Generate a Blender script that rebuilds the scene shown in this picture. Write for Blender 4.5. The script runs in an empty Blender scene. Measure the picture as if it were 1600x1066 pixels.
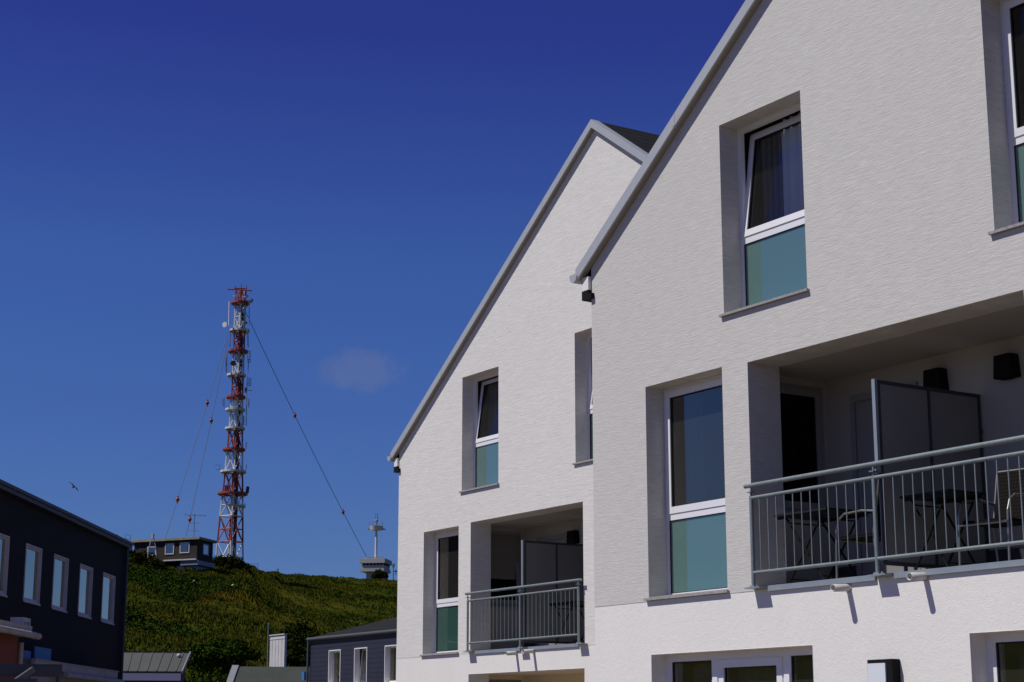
import bpy, math, random
import numpy as np
from mathutils import Vector, Matrix, noise
random.seed(7); rng = np.random.default_rng(7)
SC = bpy.context.scene
COL = SC.collection
# ---------------------------------------------------------------- camera model
FPX = 2770.4; YAW = 0.573828; PITCH = 0.2181508
EYE = Vector((0, -12, 1.5))
FW = Vector((-math.cos(YAW)*math.cos(PITCH), math.sin(YAW)*math.cos(PITCH), math.sin(PITCH)))
RT = FW.cross(Vector((0, 0, 1))).normalized(); UP = RT.cross(FW)
def ray(x, y): return RT*((x-800)/FPX) - UP*((y-533)/FPX) + FW
def at(x, y, dist):                      # point seen at (x, y) at a horizontal distance
    d = ray(x, y); return EYE + d*(dist/math.hypot(d.x, d.y))
def atY(x, y, Y): d = ray(x, y); return EYE + d*((Y-EYE.y)/d.y)
def atZ(x, y, Z): d = ray(x, y); return EYE + d*((Z-EYE.z)/d.z)

# ---------------------------------------------------------------- materials
def mat(name, col, rough=.6, metal=0, bump=None, var=None, spec=.5):
    """bump=(scale xyz, strength, dist)  var=(scale, amount, colour2)"""
    m = bpy.data.materials.new(name); m.use_nodes = True
    nt = m.node_tree; b = nt.nodes['Principled BSDF']
    b.inputs['Base Color'].default_value = (*col, 1); b.inputs['Roughness'].default_value = rough
    b.inputs['Metallic'].default_value = metal; b.inputs['Specular IOR Level'].default_value = spec
    geo = nt.nodes.new('ShaderNodeNewGeometry')
    if var:
        for i, (sc, amt, c2) in enumerate([var] if not isinstance(var, list) else var):
            mp = nt.nodes.new('ShaderNodeMapping'); mp.inputs['Scale'].default_value = sc if hasattr(sc, '__len__') else (sc, sc, sc)
            nt.links.new(geo.outputs['Position'], mp.inputs['Vector'])
            n = nt.nodes.new('ShaderNodeTexNoise'); n.inputs['Scale'].default_value = 1; n.inputs['Detail'].default_value = 6; n.inputs['Roughness'].default_value = .6
            nt.links.new(mp.outputs['Vector'], n.inputs['Vector'])
            r = nt.nodes.new('ShaderNodeValToRGB'); r.color_ramp.elements[0].position = .35; r.color_ramp.elements[1].position = .7
            r.color_ramp.elements[0].color = (0, 0, 0, 1); r.color_ramp.elements[1].color = (amt, amt, amt, 1)
            nt.links.new(n.outputs['Fac'], r.inputs['Fac'])
            mx = nt.nodes.new('ShaderNodeMix'); mx.data_type = 'RGBA'
            nt.links.new(r.outputs['Color'], mx.inputs['Factor'])
            src = b.inputs['Base Color'].links[0].from_socket if b.inputs['Base Color'].links else None
            if src: nt.links.new(src, mx.inputs['A'])
            else: mx.inputs['A'].default_value = (*col, 1)
            mx.inputs['B'].default_value = (*c2, 1)
            nt.links.new(mx.outputs['Result'], b.inputs['Base Color'])
    if bump:
        prev = None
        for sc, st, di in (bump if isinstance(bump, list) else [bump]):
            mp = nt.nodes.new('ShaderNodeMapping'); mp.inputs['Scale'].default_value = sc if hasattr(sc, '__len__') else (sc, sc, sc)
            nt.links.new(geo.outputs['Position'], mp.inputs['Vector'])
            n = nt.nodes.new('ShaderNodeTexNoise'); n.inputs['Scale'].default_value = 1; n.inputs['Detail'].default_value = 4; n.inputs['Roughness'].default_value = .55; n.inputs['Distortion'].default_value = .4
            nt.links.new(mp.outputs['Vector'], n.inputs['Vector'])
            bp = nt.nodes.new('ShaderNodeBump'); bp.inputs['Strength'].default_value = st; bp.inputs['Distance'].default_value = di
            nt.links.new(n.outputs['Fac'], bp.inputs['Height'])
            if prev: nt.links.new(prev.outputs['Normal'], bp.inputs['Normal'])
            prev = bp
        nt.links.new(prev.outputs['Normal'], b.inputs['Normal'])
    return m

def lines(m, axis, period, c2, width=.08, bump=0.0, skew=0):
    """darker joints every `period` metres along an axis (boards, seams)"""
    nt = m.node_tree; b = nt.nodes['Principled BSDF']
    geo = nt.nodes.new('ShaderNodeNewGeometry'); dt = nt.nodes.new('ShaderNodeVectorMath'); dt.operation = 'DOT_PRODUCT'
    nt.links.new(geo.outputs['Position'], dt.inputs[0]); dt.inputs[1].default_value = axis
    a = nt.nodes.new('ShaderNodeMath'); a.operation = 'DIVIDE'; a.inputs[1].default_value = period; nt.links.new(dt.outputs['Value'], a.inputs[0])
    f = nt.nodes.new('ShaderNodeMath'); f.operation = 'FRACT'; nt.links.new(a.outputs[0], f.inputs[0])
    lt = nt.nodes.new('ShaderNodeMath'); lt.operation = 'LESS_THAN'; lt.inputs[1].default_value = width; nt.links.new(f.outputs[0], lt.inputs[0])
    mx = nt.nodes.new('ShaderNodeMix'); mx.data_type = 'RGBA'; nt.links.new(lt.outputs[0], mx.inputs['Factor'])
    if b.inputs['Base Color'].links: nt.links.new(b.inputs['Base Color'].links[0].from_socket, mx.inputs['A'])
    else: mx.inputs['A'].default_value = b.inputs['Base Color'].default_value
    mx.inputs['B'].default_value = (*c2, 1); nt.links.new(mx.outputs['Result'], b.inputs['Base Color'])
    if bump:
        bp = nt.nodes.new('ShaderNodeBump'); bp.inputs['Strength'].default_value = 1; bp.inputs['Distance'].default_value = bump
        nt.links.new(f.outputs[0], bp.inputs['Height'])
        if b.inputs['Normal'].links: nt.links.new(b.inputs['Normal'].links[0].from_socket, bp.inputs['Normal'])
        nt.links.new(bp.outputs['Normal'], b.inputs['Normal'])
    return m

def glass(name, tint=(.82, .86, .84), diff=(.02, .03, .03), dmix=.06, refl=1.0, ior=1.6, k=3.3):
    m = bpy.data.materials.new(name); m.use_nodes = True; nt = m.node_tree
    nt.nodes.remove(nt.nodes['Principled BSDF']); out = nt.nodes['Material Output']
    tr = nt.nodes.new('ShaderNodeBsdfTransparent'); tr.inputs['Color'].default_value = (*tint, 1)
    df = nt.nodes.new('ShaderNodeBsdfDiffuse'); df.inputs['Color'].default_value = (*diff, 1)
    gl = nt.nodes.new('ShaderNodeBsdfGlossy'); gl.inputs['Roughness'].default_value = .015; gl.inputs['Color'].default_value = ((refl, refl, refl, 1) if isinstance(refl, float) else (*refl, 1))
    geo = nt.nodes.new('ShaderNodeNewGeometry'); n = nt.nodes.new('ShaderNodeTexNoise'); n.inputs['Scale'].default_value = 1.3; n.inputs['Detail'].default_value = 1
    nt.links.new(geo.outputs['Position'], n.inputs['Vector'])
    bp = nt.nodes.new('ShaderNodeBump'); bp.inputs['Strength'].default_value = .25; bp.inputs['Distance'].default_value = .01
    nt.links.new(n.outputs['Fac'], bp.inputs['Height']); nt.links.new(bp.outputs['Normal'], gl.inputs['Normal'])
    m1 = nt.nodes.new('ShaderNodeMixShader'); m1.inputs[0].default_value = dmix
    nt.links.new(tr.outputs[0], m1.inputs[1]); nt.links.new(df.outputs[0], m1.inputs[2])
    fr = nt.nodes.new('ShaderNodeFresnel'); fr.inputs['IOR'].default_value = ior
    mu = nt.nodes.new('ShaderNodeMath'); mu.operation = 'MULTIPLY'; mu.inputs[1].default_value = k; mu.use_clamp = True
    nt.links.new(fr.outputs[0], mu.inputs[0])
    m2 = nt.nodes.new('ShaderNodeMixShader'); nt.links.new(mu.outputs[0], m2.inputs[0])
    nt.links.new(m1.outputs[0], m2.inputs[1]); nt.links.new(gl.outputs[0], m2.inputs[2]); nt.links.new(m2.outputs[0], out.inputs['Surface'])
    return m

M = {}
def plaster(name, k):
    return mat(name, (.68*k, .665*k, .63*k), .95, 0,
    bump=[((3.2, 3.2, 40), .42, .006), ((14, 14, 120), .6, .006), (70, .4, .003)],
    var=[(.35, .5, (.62*k, .605*k, .575*k)), ((4, 4, 75), .8, (.50*k, .487*k, .465*k)), ((9, 9, 45), .35, (.44*k, .43*k, .41*k)), ((2.5, 2.5, .35), .22, (.58*k, .56*k, .52*k))], spec=.1)
M['plaster'] = plaster('brushed_plaster', 1.0); M['plaster_far'] = plaster('brushed_plaster_clean', 1.2)
M['plaster_fine'] = mat('fine_plaster', (.83, .81, .765), .95, 0,
    bump=[(75, .6, .006), (14, .3, .01)], var=[(.6, .4, (.77, .75, .71)), (70, .25, (.6, .59, .59)), ((4, 4, .5), .12, (.6, .59, .56))], spec=.1)
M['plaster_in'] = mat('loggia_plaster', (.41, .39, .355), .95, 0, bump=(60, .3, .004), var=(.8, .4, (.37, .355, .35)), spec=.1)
M['zinc'] = mat('zinc_sheet', (.44, .46, .475), .5, .2, bump=(3, .1, .01), var=[(1.5, .5, (.36, .385, .40)), (9, .3, (.5, .51, .52))])
M['soffit'] = mat('soffit_board', (.30, .27, .22), .8, 0, bump=(20, .2, .004))
M['galv'] = mat('galvanised_steel', (.26, .30, .305), .45, .4, bump=(45, .15, .002), var=[(18, .7, (.16, .205, .21)), (4, .4, (.33, .38, .38))])
M['galv_flat'] = mat('galvanised_channel', (.33, .38, .42), .5, .35, var=(6, .6, (.25, .29, .33)))
M['pvc'] = mat('white_window_frame', (.80, .80, .82), .35, 0, var=(3, .15, (.7, .7, .7)))
M['pvc_in'] = mat('grey_door_panel', (.27, .26, .26), .5)
M['granite'] = mat('granite_sill', (.33, .31, .30), .6, 0, var=[(60, .8, (.08, .08, .08)), (90, .5, (.6, .58, .55))])
M['black'] = mat('black_metal', (.009, .009, .009), .8, 0, spec=.15)
M['gasket'] = mat('rubber_seal', (.01, .01, .012), .7)
M['frost'] = mat('frosted_panel', (.225, .225, .205), .6, 0, var=(1.1, .4, (.19, .19, .175)))
M['opal'] = mat('opal_lamp_cover', (.72, .76, .8), .3)
M['pipe'] = mat('plastic_drain_pipe', (.62, .60, .56), .5, 0, var=(9, .5, (.45, .43, .39)))
M['slate'] = lines(mat('roof_tiles', (.022, .023, .024), .95, 0, bump=(30, .5, .02), var=(6, .6, (.036, .037, .038)), spec=.1), (0, 0, 1), .16, (.012, .012, .014), .15, .03)
M['glass'] = glass('window_glass', diff=(.17, .17, .15), dmix=.12, refl=(1, .95, .78), k=2.4)
M['glassclear'] = glass('clear_window_glass', (.95, .97, .96), (.17, .17, .15), .05, (1, .95, .8), k=1.0)
M['teal'] = glass('tinted_lower_glass', (.05, .08, .08), (.10, .195, .185), .95, (1, .98, .85), 1.5, 3.2)
M['teal_dark'] = glass('dark_green_lower_glass', (.05, .08, .08), (.03, .085, .065), .95, 1.0, 1.5, 1.8)
M['glassdark'] = glass('dark_glass', (.3, .33, .32), (.01, .012, .012), .3)
M['glassblack'] = glass('unlit_glass', (.1, .1, .1), (.003, .003, .003), .98, .5, 1.45, 1.0)
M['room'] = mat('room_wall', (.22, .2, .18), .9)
M['curtain'] = mat('white_net_curtain', (.85, .84, .82), .9, 0, bump=(25, .2, .004))
M['curtain_dark'] = mat('grey_curtain', (.16, .15, .15), .9, 0)
M['tabletop'] = mat('black_table_top', (.011, .011, .012), .6, spec=.3)
M['chairtube'] = mat('chair_tube', (.3, .28, .26), .35, .7)
M['rattan'] = lines(lines(mat('black_rattan', (.016, .013, .011), .9, 0, spec=.1), (0, 0, 1), .035, (.004, .004, .004), .3), (1, 0, 0), .03, (.005, .005, .005), .25)
M['loggia_bounce_tan'] = mat('bounce_tinted_loggia_plaster', (.82, .68, .48), .95)  # tan light bounced off the ground is put into this plaster colour
M['darktrim'] = mat('dark_grey_trim', (.075, .08, .09), .6, .1, var=(1.5, .5, (.05, .055, .06)))
M['tile'] = mat('floor_slab', (.3, .29, .28), .8, 0, var=(3, .5, (.22, .21, .2)))
M['paving'] = mat('paving', (.16, .12, .08), .9, 0, bump=(9, .4, .02), var=(1.2, .6, (.1, .08, .06)))
M['darkclad'] = lines(mat('dark_cladding', (.013, .009, .006), .8, 0, var=[(2.0, .5, (.009, .006, .004)), ((.5, .5, 5), .5, (.020, .015, .011))], spec=.2), (0, 0, 1), .22, (.008, .008, .01), .07)
M['greytrim'] = mat('grey_fascia', (.26, .27, .29), .6, .1, var=(1.5, .5, (.19, .2, .22)))
M['oldwhite'] = mat('old_white_paint', (.62, .60, .60), .6, 0, var=[(2.2, .6, (.48, .46, .44)), ((6, 6, 1), .4, (.36, .34, .31))])
M['rust'] = mat('rust_red_wall', (.22, .055, .028), .85, 0, var=(1.4, .5, (.2, .045, .02)))
M['beige'] = mat('weathered_beige', (.5, .47, .43), .8, 0, var=[(1.7, .6, (.38, .35, .31)), ((9, 9, 1), .4, (.28, .25, .21))])
M['blue'] = mat('blue_paint', (.05, .19, .42), .5, 0, var=(2, .5, (.035, .14, .34)))
M['darkmetal'] = mat('dark_grey_metal', (.06, .06, .08), .5, .2, var=(2, .5, (.035, .035, .045)))
M['seam'] = mat('standing_seam_roof', (.085, .09, .082), .8, 0, var=[(.8, .6, (.06, .064, .058)), (6, .35, (.11, .11, .10))])
M['greenroof'] = mat('green_weathered_roof', (.042, .048, .040), .9, 0, bump=(8, .4, .03), var=[(.9, .7, (.058, .07, .055)), (9, .5, (.024, .034, .024))])
M['redwood'] = lines(mat('dark_red_boards', (.10, .02, .015), .8, 0, var=(3, .4, (.06, .012, .01))), (.6, .8, 0), .15, (.03, .008, .006), .1)
M['bluesiding'] = lines(mat('blue_grey_siding', (.030, .033, .060), .6, 0, var=(1.5, .4, (.024, .027, .05))), (0, 0, 1), .175, (.010, .011, .02), .14, .02)
M['shingle'] = lines(mat('brown_shingles', (.034, .025, .017), .95, 0, bump=(6, .5, .05), var=[(1.3, .8, (.018, .014, .011)), (5, .6, (.055, .042, .03))]), (0, 0, 1), .3, (.015, .012, .01), .2)
M['moss'] = mat('mossy_roof_edge', (.30, .27, .19), .9, 0, var=[(1.2, .8, (.10, .10, .05)), (4, .6, (.42, .38, .28))])
M['concrete'] = mat('tower_concrete', (.45, .43, .42), .8, 0, var=(.6, .5, (.34, .33, .32)))
M['mastred'] = mat('mast_red_paint', (.34, .055, .035), .6, 0, var=(1.5, .4, (.24, .04, .03)))
M['mastwhite'] = mat('mast_white_paint', (.66, .66, .66), .6, 0, var=(1.5, .4, (.48, .48, .48)))
M['cable'] = mat('dark_cable', (.05, .05, .055), .6)
M['antgrey'] = mat('antenna_grey', (.22, .22, .23), .5, .3)
M['bark'] = mat('bark', (.07, .05, .035), .9)
M['skin'] = mat('skin', (.5, .3, .22), .6)
M['cloth'] = mat('dark_jacket', (.03, .04, .08), .8)
M['gull'] = mat('gull_feathers', (.09, .09, .10), .8)

def foliage(name, c1, c2, c3, trans=0):
    m = bpy.data.materials.new(name); m.use_nodes = True; nt = m.node_tree; b = nt.nodes['Principled BSDF']
    b.inputs['Roughness'].default_value = .8; b.inputs['Specular IOR Level'].default_value = .0
    geo = nt.nodes.new('ShaderNodeNewGeometry')
    def nz(sc, lo, hi, det=5):
        n = nt.nodes.new('ShaderNodeTexNoise'); n.inputs['Scale'].default_value = sc; n.inputs['Detail'].default_value = det; n.inputs['Roughness'].default_value = .65
        nt.links.new(geo.outputs['Position'], n.inputs['Vector'])
        r = nt.nodes.new('ShaderNodeMapRange'); r.inputs['From Min'].default_value = lo; r.inputs['From Max'].default_value = hi
        nt.links.new(n.outputs['Fac'], r.inputs['Value']); return r.outputs['Result']
    def mix(f, a, bcol):
        x = nt.nodes.new('ShaderNodeMix'); x.data_type = 'RGBA'; nt.links.new(f, x.inputs['Factor'])
        if isinstance(a, tuple): x.inputs['A'].default_value = (*a, 1)
        else: nt.links.new(a, x.inputs['A'])
        x.inputs['B'].default_value = (*bcol, 1); return x.outputs['Result']
    o = mix(nz(.06, .40, .62), c1, c2); o = mix(nz(.11, .60, .72), o, c3)
    hs = nt.nodes.new('ShaderNodeHueSaturation'); nt.links.new(o, hs.inputs['Color'])
    v = nt.nodes.new('ShaderNodeMapRange'); v.inputs['From Min'].default_value = .3; v.inputs['From Max'].default_value = .7; v.inputs['To Min'].default_value = .55; v.inputs['To Max'].default_value = 1.5
    n = nt.nodes.new('ShaderNodeTexNoise'); n.inputs['Scale'].default_value = .9; n.inputs['Detail'].default_value = 6; n.inputs['Roughness'].default_value = .7
    nt.links.new(geo.outputs['Position'], n.inputs['Vector']); nt.links.new(n.outputs['Fac'], v.inputs['Value']); nt.links.new(v.outputs['Result'], hs.inputs['Value'])
    nt.links.new(hs.outputs['Color'], b.inputs['Base Color'])
    return m
M['hill'] = foliage('hill_turf', (.038, .050, .006), (.058, .057, .007), (.11, .062, .009))
M['grass'] = foliage('tall_grass', (.052, .070, .008), (.080, .080, .009), (.19, .105, .014))
M['leaf'] = foliage('shrub_leaves', (.024, .046, .006), (.036, .052, .007), (.055, .058, .008))
M['leafdark'] = foliage('dark_shrub_leaves', (.014, .022, .004), (.022, .027, .004), (.033, .03, .004))

# ---------------------------------------------------------------- mesh builder
class MB:
    def __init__(s): s.v = []; s.f = []; s.sm = []
    def add(s, vs, fs, smooth=False):
        n = len(s.v); s.v += [tuple(v) for v in vs]; s.f += [tuple(i+n for i in f) for f in fs]; s.sm += [smooth]*len(fs); return s
    def box(s, x0, x1, y0, y1, z0, z1, T=None):
        vs = [Vector((x, y, z)) for x in (x0, x1) for y in (y0, y1) for z in (z0, z1)]
        if T: vs = [T(v) for v in vs]
        return s.add(vs, [(0, 1, 3, 2), (4, 6, 7, 5), (0, 4, 5, 1), (2, 3, 7, 6), (0, 2, 6, 4), (1, 5, 7, 3)])
    def tube(s, p, q, r, r2=None, n=10, caps=True):
        p = Vector(p); q = Vector(q); r2 = r if r2 is None else r2; d = (q-p)
        if d.length < 1e-6: return s
        d.normalize(); a = d.orthogonal().normalized(); b = d.cross(a); vs = []
        for i in range(n):
            t = 2*math.pi*i/n; o = a*math.cos(t)+b*math.sin(t); vs += [p+o*r, q+o*r2]
        fs = [(2*i, 2*((i+1) % n), 2*((i+1) % n)+1, 2*i+1) for i in range(n)]
        s.add(vs, fs, n > 6)
        if caps: s.add(vs, [tuple(2*i for i in range(n))[::-1], tuple(2*i+1 for i in range(n))])
        return s
    def path(s, pts, r, n=8):
        for a, b in zip(pts, pts[1:]): s.tube(a, b, r, n=n)
        for p in pts[1:-1]: s.ball(p, r, 6, 4)
        return s
    def ball(s, c, r, n=12, m=8, sc=(1, 1, 1)):
        vs = []; c = Vector(c)
        for j in range(m+1):
            ph = math.pi*j/m
            for i in range(n):
                t = 2*math.pi*i/n; vs.append(c+Vector((r*sc[0]*math.sin(ph)*math.cos(t), r*sc[1]*math.sin(ph)*math.sin(t), r*sc[2]*math.cos(ph))))
        fs = [(j*n+i, (j+1)*n+i, (j+1)*n+(i+1) % n, j*n+(i+1) % n) for j in range(m) for i in range(n)]
        return s.add(vs, fs, True)
    def quad(s, a, b, c, d): return s.add([a, b, c, d], [(0, 1, 2, 3)])
    def prism(s, poly, ext):
        n = len(poly); ext = Vector(ext); vs = [Vector(p) for p in poly]+[Vector(p)+ext for p in poly]
        return s.add(vs, [tuple(range(n))[::-1], tuple(range(n, 2*n))]+[(i, (i+1) % n, n+(i+1) % n, n+i) for i in range(n)])
    def build(s, name, m, parent=None, origin=None, fix=True):
        me = bpy.data.meshes.new(name); o = bpy.data.objects.new(name, me); COL.objects.link(o)
        base = parent.get('_o') if parent else None
        org = Vector(origin) if origin is not None else (Vector(base) if base else Vector((0, 0, 0)))
        me.from_pydata([Vector(v)-org for v in s.v], [], s.f)
        for p, k in zip(me.polygons, s.sm): p.use_smooth = k
        if fix:
            import bmesh
            bm = bmesh.new(); bm.from_mesh(me); bmesh.ops.recalc_face_normals(bm, faces=bm.faces); bm.to_mesh(me); bm.free()
        me.materials.append(m if not isinstance(m, str) else M[m])
        o['_o'] = tuple(org)
        if parent:
            o.parent = parent; o.location = org-Vector(base)
        else: o.location = org
        return o
def tag(o, label=None, cat=None, group=None, kind=None):
    for k, v in (('label', label), ('category', cat), ('group', group), ('kind', kind)):
        if v: o[k] = v
    return o
def thing(name, loc, label, cat, group=None):
    o = bpy.data.objects.new(name, None); COL.objects.link(o); o.empty_display_size = .2
    o.location = loc; o['_o'] = tuple(loc); return tag(o, label, cat, group)
def solo(mb, name, m, loc, label, cat, group=None):
    return tag(mb.build(name, m, None, loc), label, cat, group)
def lcopy(o, dloc, parent):
    c = o.copy(); COL.objects.link(c); c.parent = parent; c.location = o.location+Vector(dloc); return c

# ---------------------------------------------------------------- terrain
SKY = [(-400, 862, 225), (100, 862, 225), (190, 864, 228), (235, 874, 236), (290, 882, 238), (330, 880, 240), (385, 885, 246), (405, 891, 256), (440, 898, 280),
       (500, 901, 300), (560, 905, 320), (620, 907, 335), (760, 910, 345), (1200, 915, 345)]
TAB = []
for x, y, R in SKY:
    p = at(x, y, R); TAB.append((math.degrees(math.atan2(-p.x, p.y+12)), R, p.z))
TAB.sort(); TA = [t[0] for t in TAB]; TR = [t[1] for t in TAB]; TH = [t[2] for t in TAB]
def terrain(X, Y, det=True):
    dx, dy = X-EYE.x, Y-EYE.y; r = math.hypot(dx, dy); az = math.degrees(math.atan2(-dx, dy))
    R = float(np.interp(az, TA, TR)); H = float(np.interp(az, TA, TH))
    fade = min(1, max(0, (az-15)/30))*float(np.interp(az, [80, 105, 135, 165], [1, .72, .72, 0]))*float(np.interp(az, [30, 50, 59.5], [.15, .4, 1])); H *= fade
    t = (r-88)/(R-88)
    if t <= 0: return 0.0
    if t < 1: h = H*(.18*t*t+.82*t)
    else: h = H-.012*min(r-R, 150)-max(0, r-R-150)*.004
    if det:
        w = min(1, t*5); k = min(1, abs(t-1)*3+.25)
        h += w*k*(1.5*noise.noise(Vector((X*.05, Y*.05, 0)))+.7*noise.noise(Vector((X*.16, Y*.16, 3))))+w*.22*noise.noise(Vector((X*.6, Y*.6, 9)))
    return max(h, 0) if r < 900 else max(h, -1)
def build_ground():
    az = sorted(set([round(a, 3) for a in np.concatenate([np.arange(-180, 50, 5), np.arange(50, 80, .16), np.arange(80, 180, 5)])]))
    rr = np.concatenate([[0.5, 5, 12, 25, 45, 65, 80], np.arange(88, 250, 1.6), np.arange(250, 350, 2.2), [370, 420, 500, 700, 1100, 2000, 4000]])
    vs = []; fs = []; na = len(az)
    for r in rr:
        for a in az:
            t = math.radians(a); X = -r*math.sin(t); Y = -12+r*math.cos(t); vs.append((X, Y, terrain(X, Y)))
    for j in range(len(rr)-1):
        for i in range(na):
            k = (i+1) % na; fs.append((j*na+i, j*na+k, (j+1)*na+k, (j+1)*na+i))
    me = bpy.data.meshes.new('ground'); me.from_pydata(vs+[(0, -12, 0)], [], fs+[(len(vs), i, (i+1) % na) for i in range(na)])
    for p in me.polygons: p.use_smooth = True
    me.materials.append(M['hill']); me.materials.append(M['paving'])
    cen = len(fs)
    for p in me.polygons:
        c = p.center
        if math.hypot(c.x, c.y+12) < 80: p.material_index = 1
    me.update()
    o = bpy.data.objects.new('ground', me); COL.objects.link(o); o['kind'] = 'structure'
    # normals up
    import bmesh
    bm = bmesh.new(); bm.from_mesh(me); bmesh.ops.recalc_face_normals(bm, faces=bm.faces); bm.to_mesh(me); bm.free()
build_ground()

def mesh_np(name, V, Fc, m, parent=None, loc=None):
    V = np.asarray(V, dtype=np.float32); k = Fc.shape[1]
    me = bpy.data.meshes.new(name); me.vertices.add(len(V))
    org = np.array(loc if loc is not None else (0, 0, 0), dtype=np.float32)
    me.vertices.foreach_set('co', (V-org).ravel())
    me.loops.add(Fc.size); me.loops.foreach_set('vertex_index', Fc.ravel().astype(np.int32))
    me.polygons.add(len(Fc)); me.polygons.foreach_set('loop_start', np.arange(0, Fc.size, k, dtype=np.int32))
    me.update(); me.validate(); me.materials.append(m)
    o = bpy.data.objects.new(name, me); COL.objects.link(o); o['_o'] = tuple(float(a) for a in org)
    if parent: o.parent = parent; o.location = Vector(org)-Vector(parent['_o'])
    else: o.location = Vector([float(a) for a in org])
    return o

# tall grass: blades in tufts over the visible slope
def grass():
    V = []; n = 0
    while n < 68000:
        x = random.uniform(140, 660); y = random.uniform(860, 1075)
        az = math.atan2(-ray(x, y).x, ray(x, y).y)
        R = float(np.interp(math.degrees(az), TA, TR))
        r = 95+(R+4-95)*math.sqrt(random.random())
        X = -r*math.sin(az); Y = -12+r*math.cos(az)
        d = noise.noise(Vector((X*.09, Y*.09, 20)))
        if d < -.25 and random.random() < .7: continue
        n += 1; z = terrain(X, Y)-.05; s = random.uniform(.10, .32)*(1+max(0, d)*1.1)
        for _ in range(3):
            a = random.uniform(0, 6.28); w = random.uniform(.05, .12); lx = random.uniform(-.25, .25)*s; ly = random.uniform(-.25, .25)*s
            ox = random.uniform(-.25, .25); oy = random.uniform(-.25, .25)
            V += [(X+ox-w*math.cos(a), Y+oy-w*math.sin(a), z), (X+ox+w*math.cos(a), Y+oy+w*math.sin(a), z), (X+ox+lx, Y+oy+ly, z+s)]
    F = np.arange(len(V)).reshape(-1, 3)
    tag(mesh_np('grass', V, F, M['grass']), 'uneven olive green and straw coloured grass covering the hillside', 'grass', kind='stuff')
grass()

def leaf_cloud(centres, size, count):
    """leaf quads spread in ellipsoid clumps: centres = (x,y,z,rx,ry,rz)"""
    C_ = np.array(centres, float); vol = (C_[:, 3]*C_[:, 4])**.8+.05; pr = vol/vol.sum()
    idx = rng.choice(len(C_), count, p=pr); d = rng.normal(size=(count, 3)); d /= np.linalg.norm(d, axis=1)[:, None]
    d[:, 2] = np.where(rng.random(count) < .8, abs(d[:, 2]), d[:, 2])
    rad = rng.uniform(.62, 1.06, count)[:, None]; lump = 1+.22*np.sin(d[:, :1]*7+idx[:, None])*np.cos(d[:, 1:2]*6+idx[:, None]*2)
    P = C_[idx, :3]+d*rad*lump*C_[idx, 3:6]
    nrm = d*.5+rng.normal(size=(count, 3))*.6+np.array([0, 0, .3]); nrm /= np.linalg.norm(nrm, axis=1)[:, None]
    u = np.cross(nrm, rng.normal(size=(count, 3))); u /= np.linalg.norm(u, axis=1)[:, None]; v = np.cross(nrm, u)
    s = (size*rng.uniform(.5, 1.3, count))[:, None]
    V = np.stack([P-u*s, P+v*s*.6, P+u*s, P-v*s*.6], 1).reshape(-1, 3)
    return V, np.arange(len(V)).reshape(-1, 4)
# low scrub scattered through the slope
def scrub():
    cs = []
    while len(cs) < 700:
        x = random.uniform(150, 660); y = random.uniform(870, 1075)
        az = math.atan2(-ray(x, y).x, ray(x, y).y); R = float(np.interp(math.degrees(az), TA, TR))
        r = 95+(R-4-95)*math.sqrt(random.random()); X = -r*math.sin(az); Y = -12+r*math.cos(az)
        d = noise.noise(Vector((X*.055, Y*.055, 40)))+.4*noise.noise(Vector((X*.15, Y*.15, 5)))
        near = r < 150
        left = x < 300
        if d < (.16 if near else (.14 if left else .34)): continue
        s = random.uniform(.4, 1.3)*(1.0 if near or left else .8); cs.append((X, Y, terrain(X, Y)-.15*s, s*1.4, s*1.4, s*.6))
    V, F = leaf_cloud(cs, .14, 80000)
    tag(mesh_np('scrub', V, F, M['leaf']), 'low dark green scrub matted over the hillside in patches', 'scrub', kind='stuff')
scrub()
def bush(name, spots, count, label, size=.16, group=None, m='leafdark', cat='shrub'):
    cs = []
    for (x, y, dist, s, sz) in spots:
        p = at(x, y, dist); cs.append((p.x, p.y, p.z, s, s, sz))
    c = cs[0]; g = terrain(c[0], c[1])
    r = thing(name, (c[0], c[1], g), label, cat, group)
    V, F = leaf_cloud(cs, size, count)
    mesh_np('foliage', V, F, M[m], r, (c[0], c[1], g))
    b = MB()
    for k in cs[:5]:
        b.tube((c[0], c[1], g-.2), (k[0], k[1], k[2]), .12, .04, 6)
    b.build('stem', 'bark', r)
bush('shrub', [(358, 888, 238, 1.9, 1.6), (342, 886, 237, 1.5, 1.3), (372, 893, 238, 1.5, 1.5), (384, 904, 237, 1.0, 1.2), (350, 905, 234, 1.9, 1.6), (368, 912, 233, 1.8, 1.5), (380, 925, 231, 1.1, 1.1), (360, 926, 229, 1.2, 1.0)], 16000,
     'big dark rounded shrub at the foot of the red and white mast')
bush('shrub', [(222, 886, 224, 2.0, 1.7), (205, 884, 223, 1.8, 1.8), (240, 893, 222, 1.6, 1.3), (212, 905, 219, 2.0, 1.4), (232, 915, 217, 1.8, 1.2), (252, 906, 219, 1.4, .9)], 15000,
     'spreading dark shrub below the left end of the brown hilltop house')
bush('shrub', [(196, 868, 226, 1.1, .8), (186, 867, 228, 1.3, .9), (207, 873, 225, .8, .6)], 3500, 'low shrub on the skyline just above the end of the dark eave')
bush('shrub', [(592, 899, 386, 1.2, 1.2), (599, 902, 386, 1.1, 1.1), (586, 903, 386, .9, .8)], 3500, 'rounded shrub growing against the foot of the far control tower')
bush('shrub', [(330, 1030, 100, 1.5, .8), (352, 1027, 101, 1.4, .9), (372, 1030, 102, 1.1, .7), (315, 1032, 99, 1.1, .7)], 8000, 'bright green thicket behind the grey shed roof', .12, m='leaf')
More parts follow.
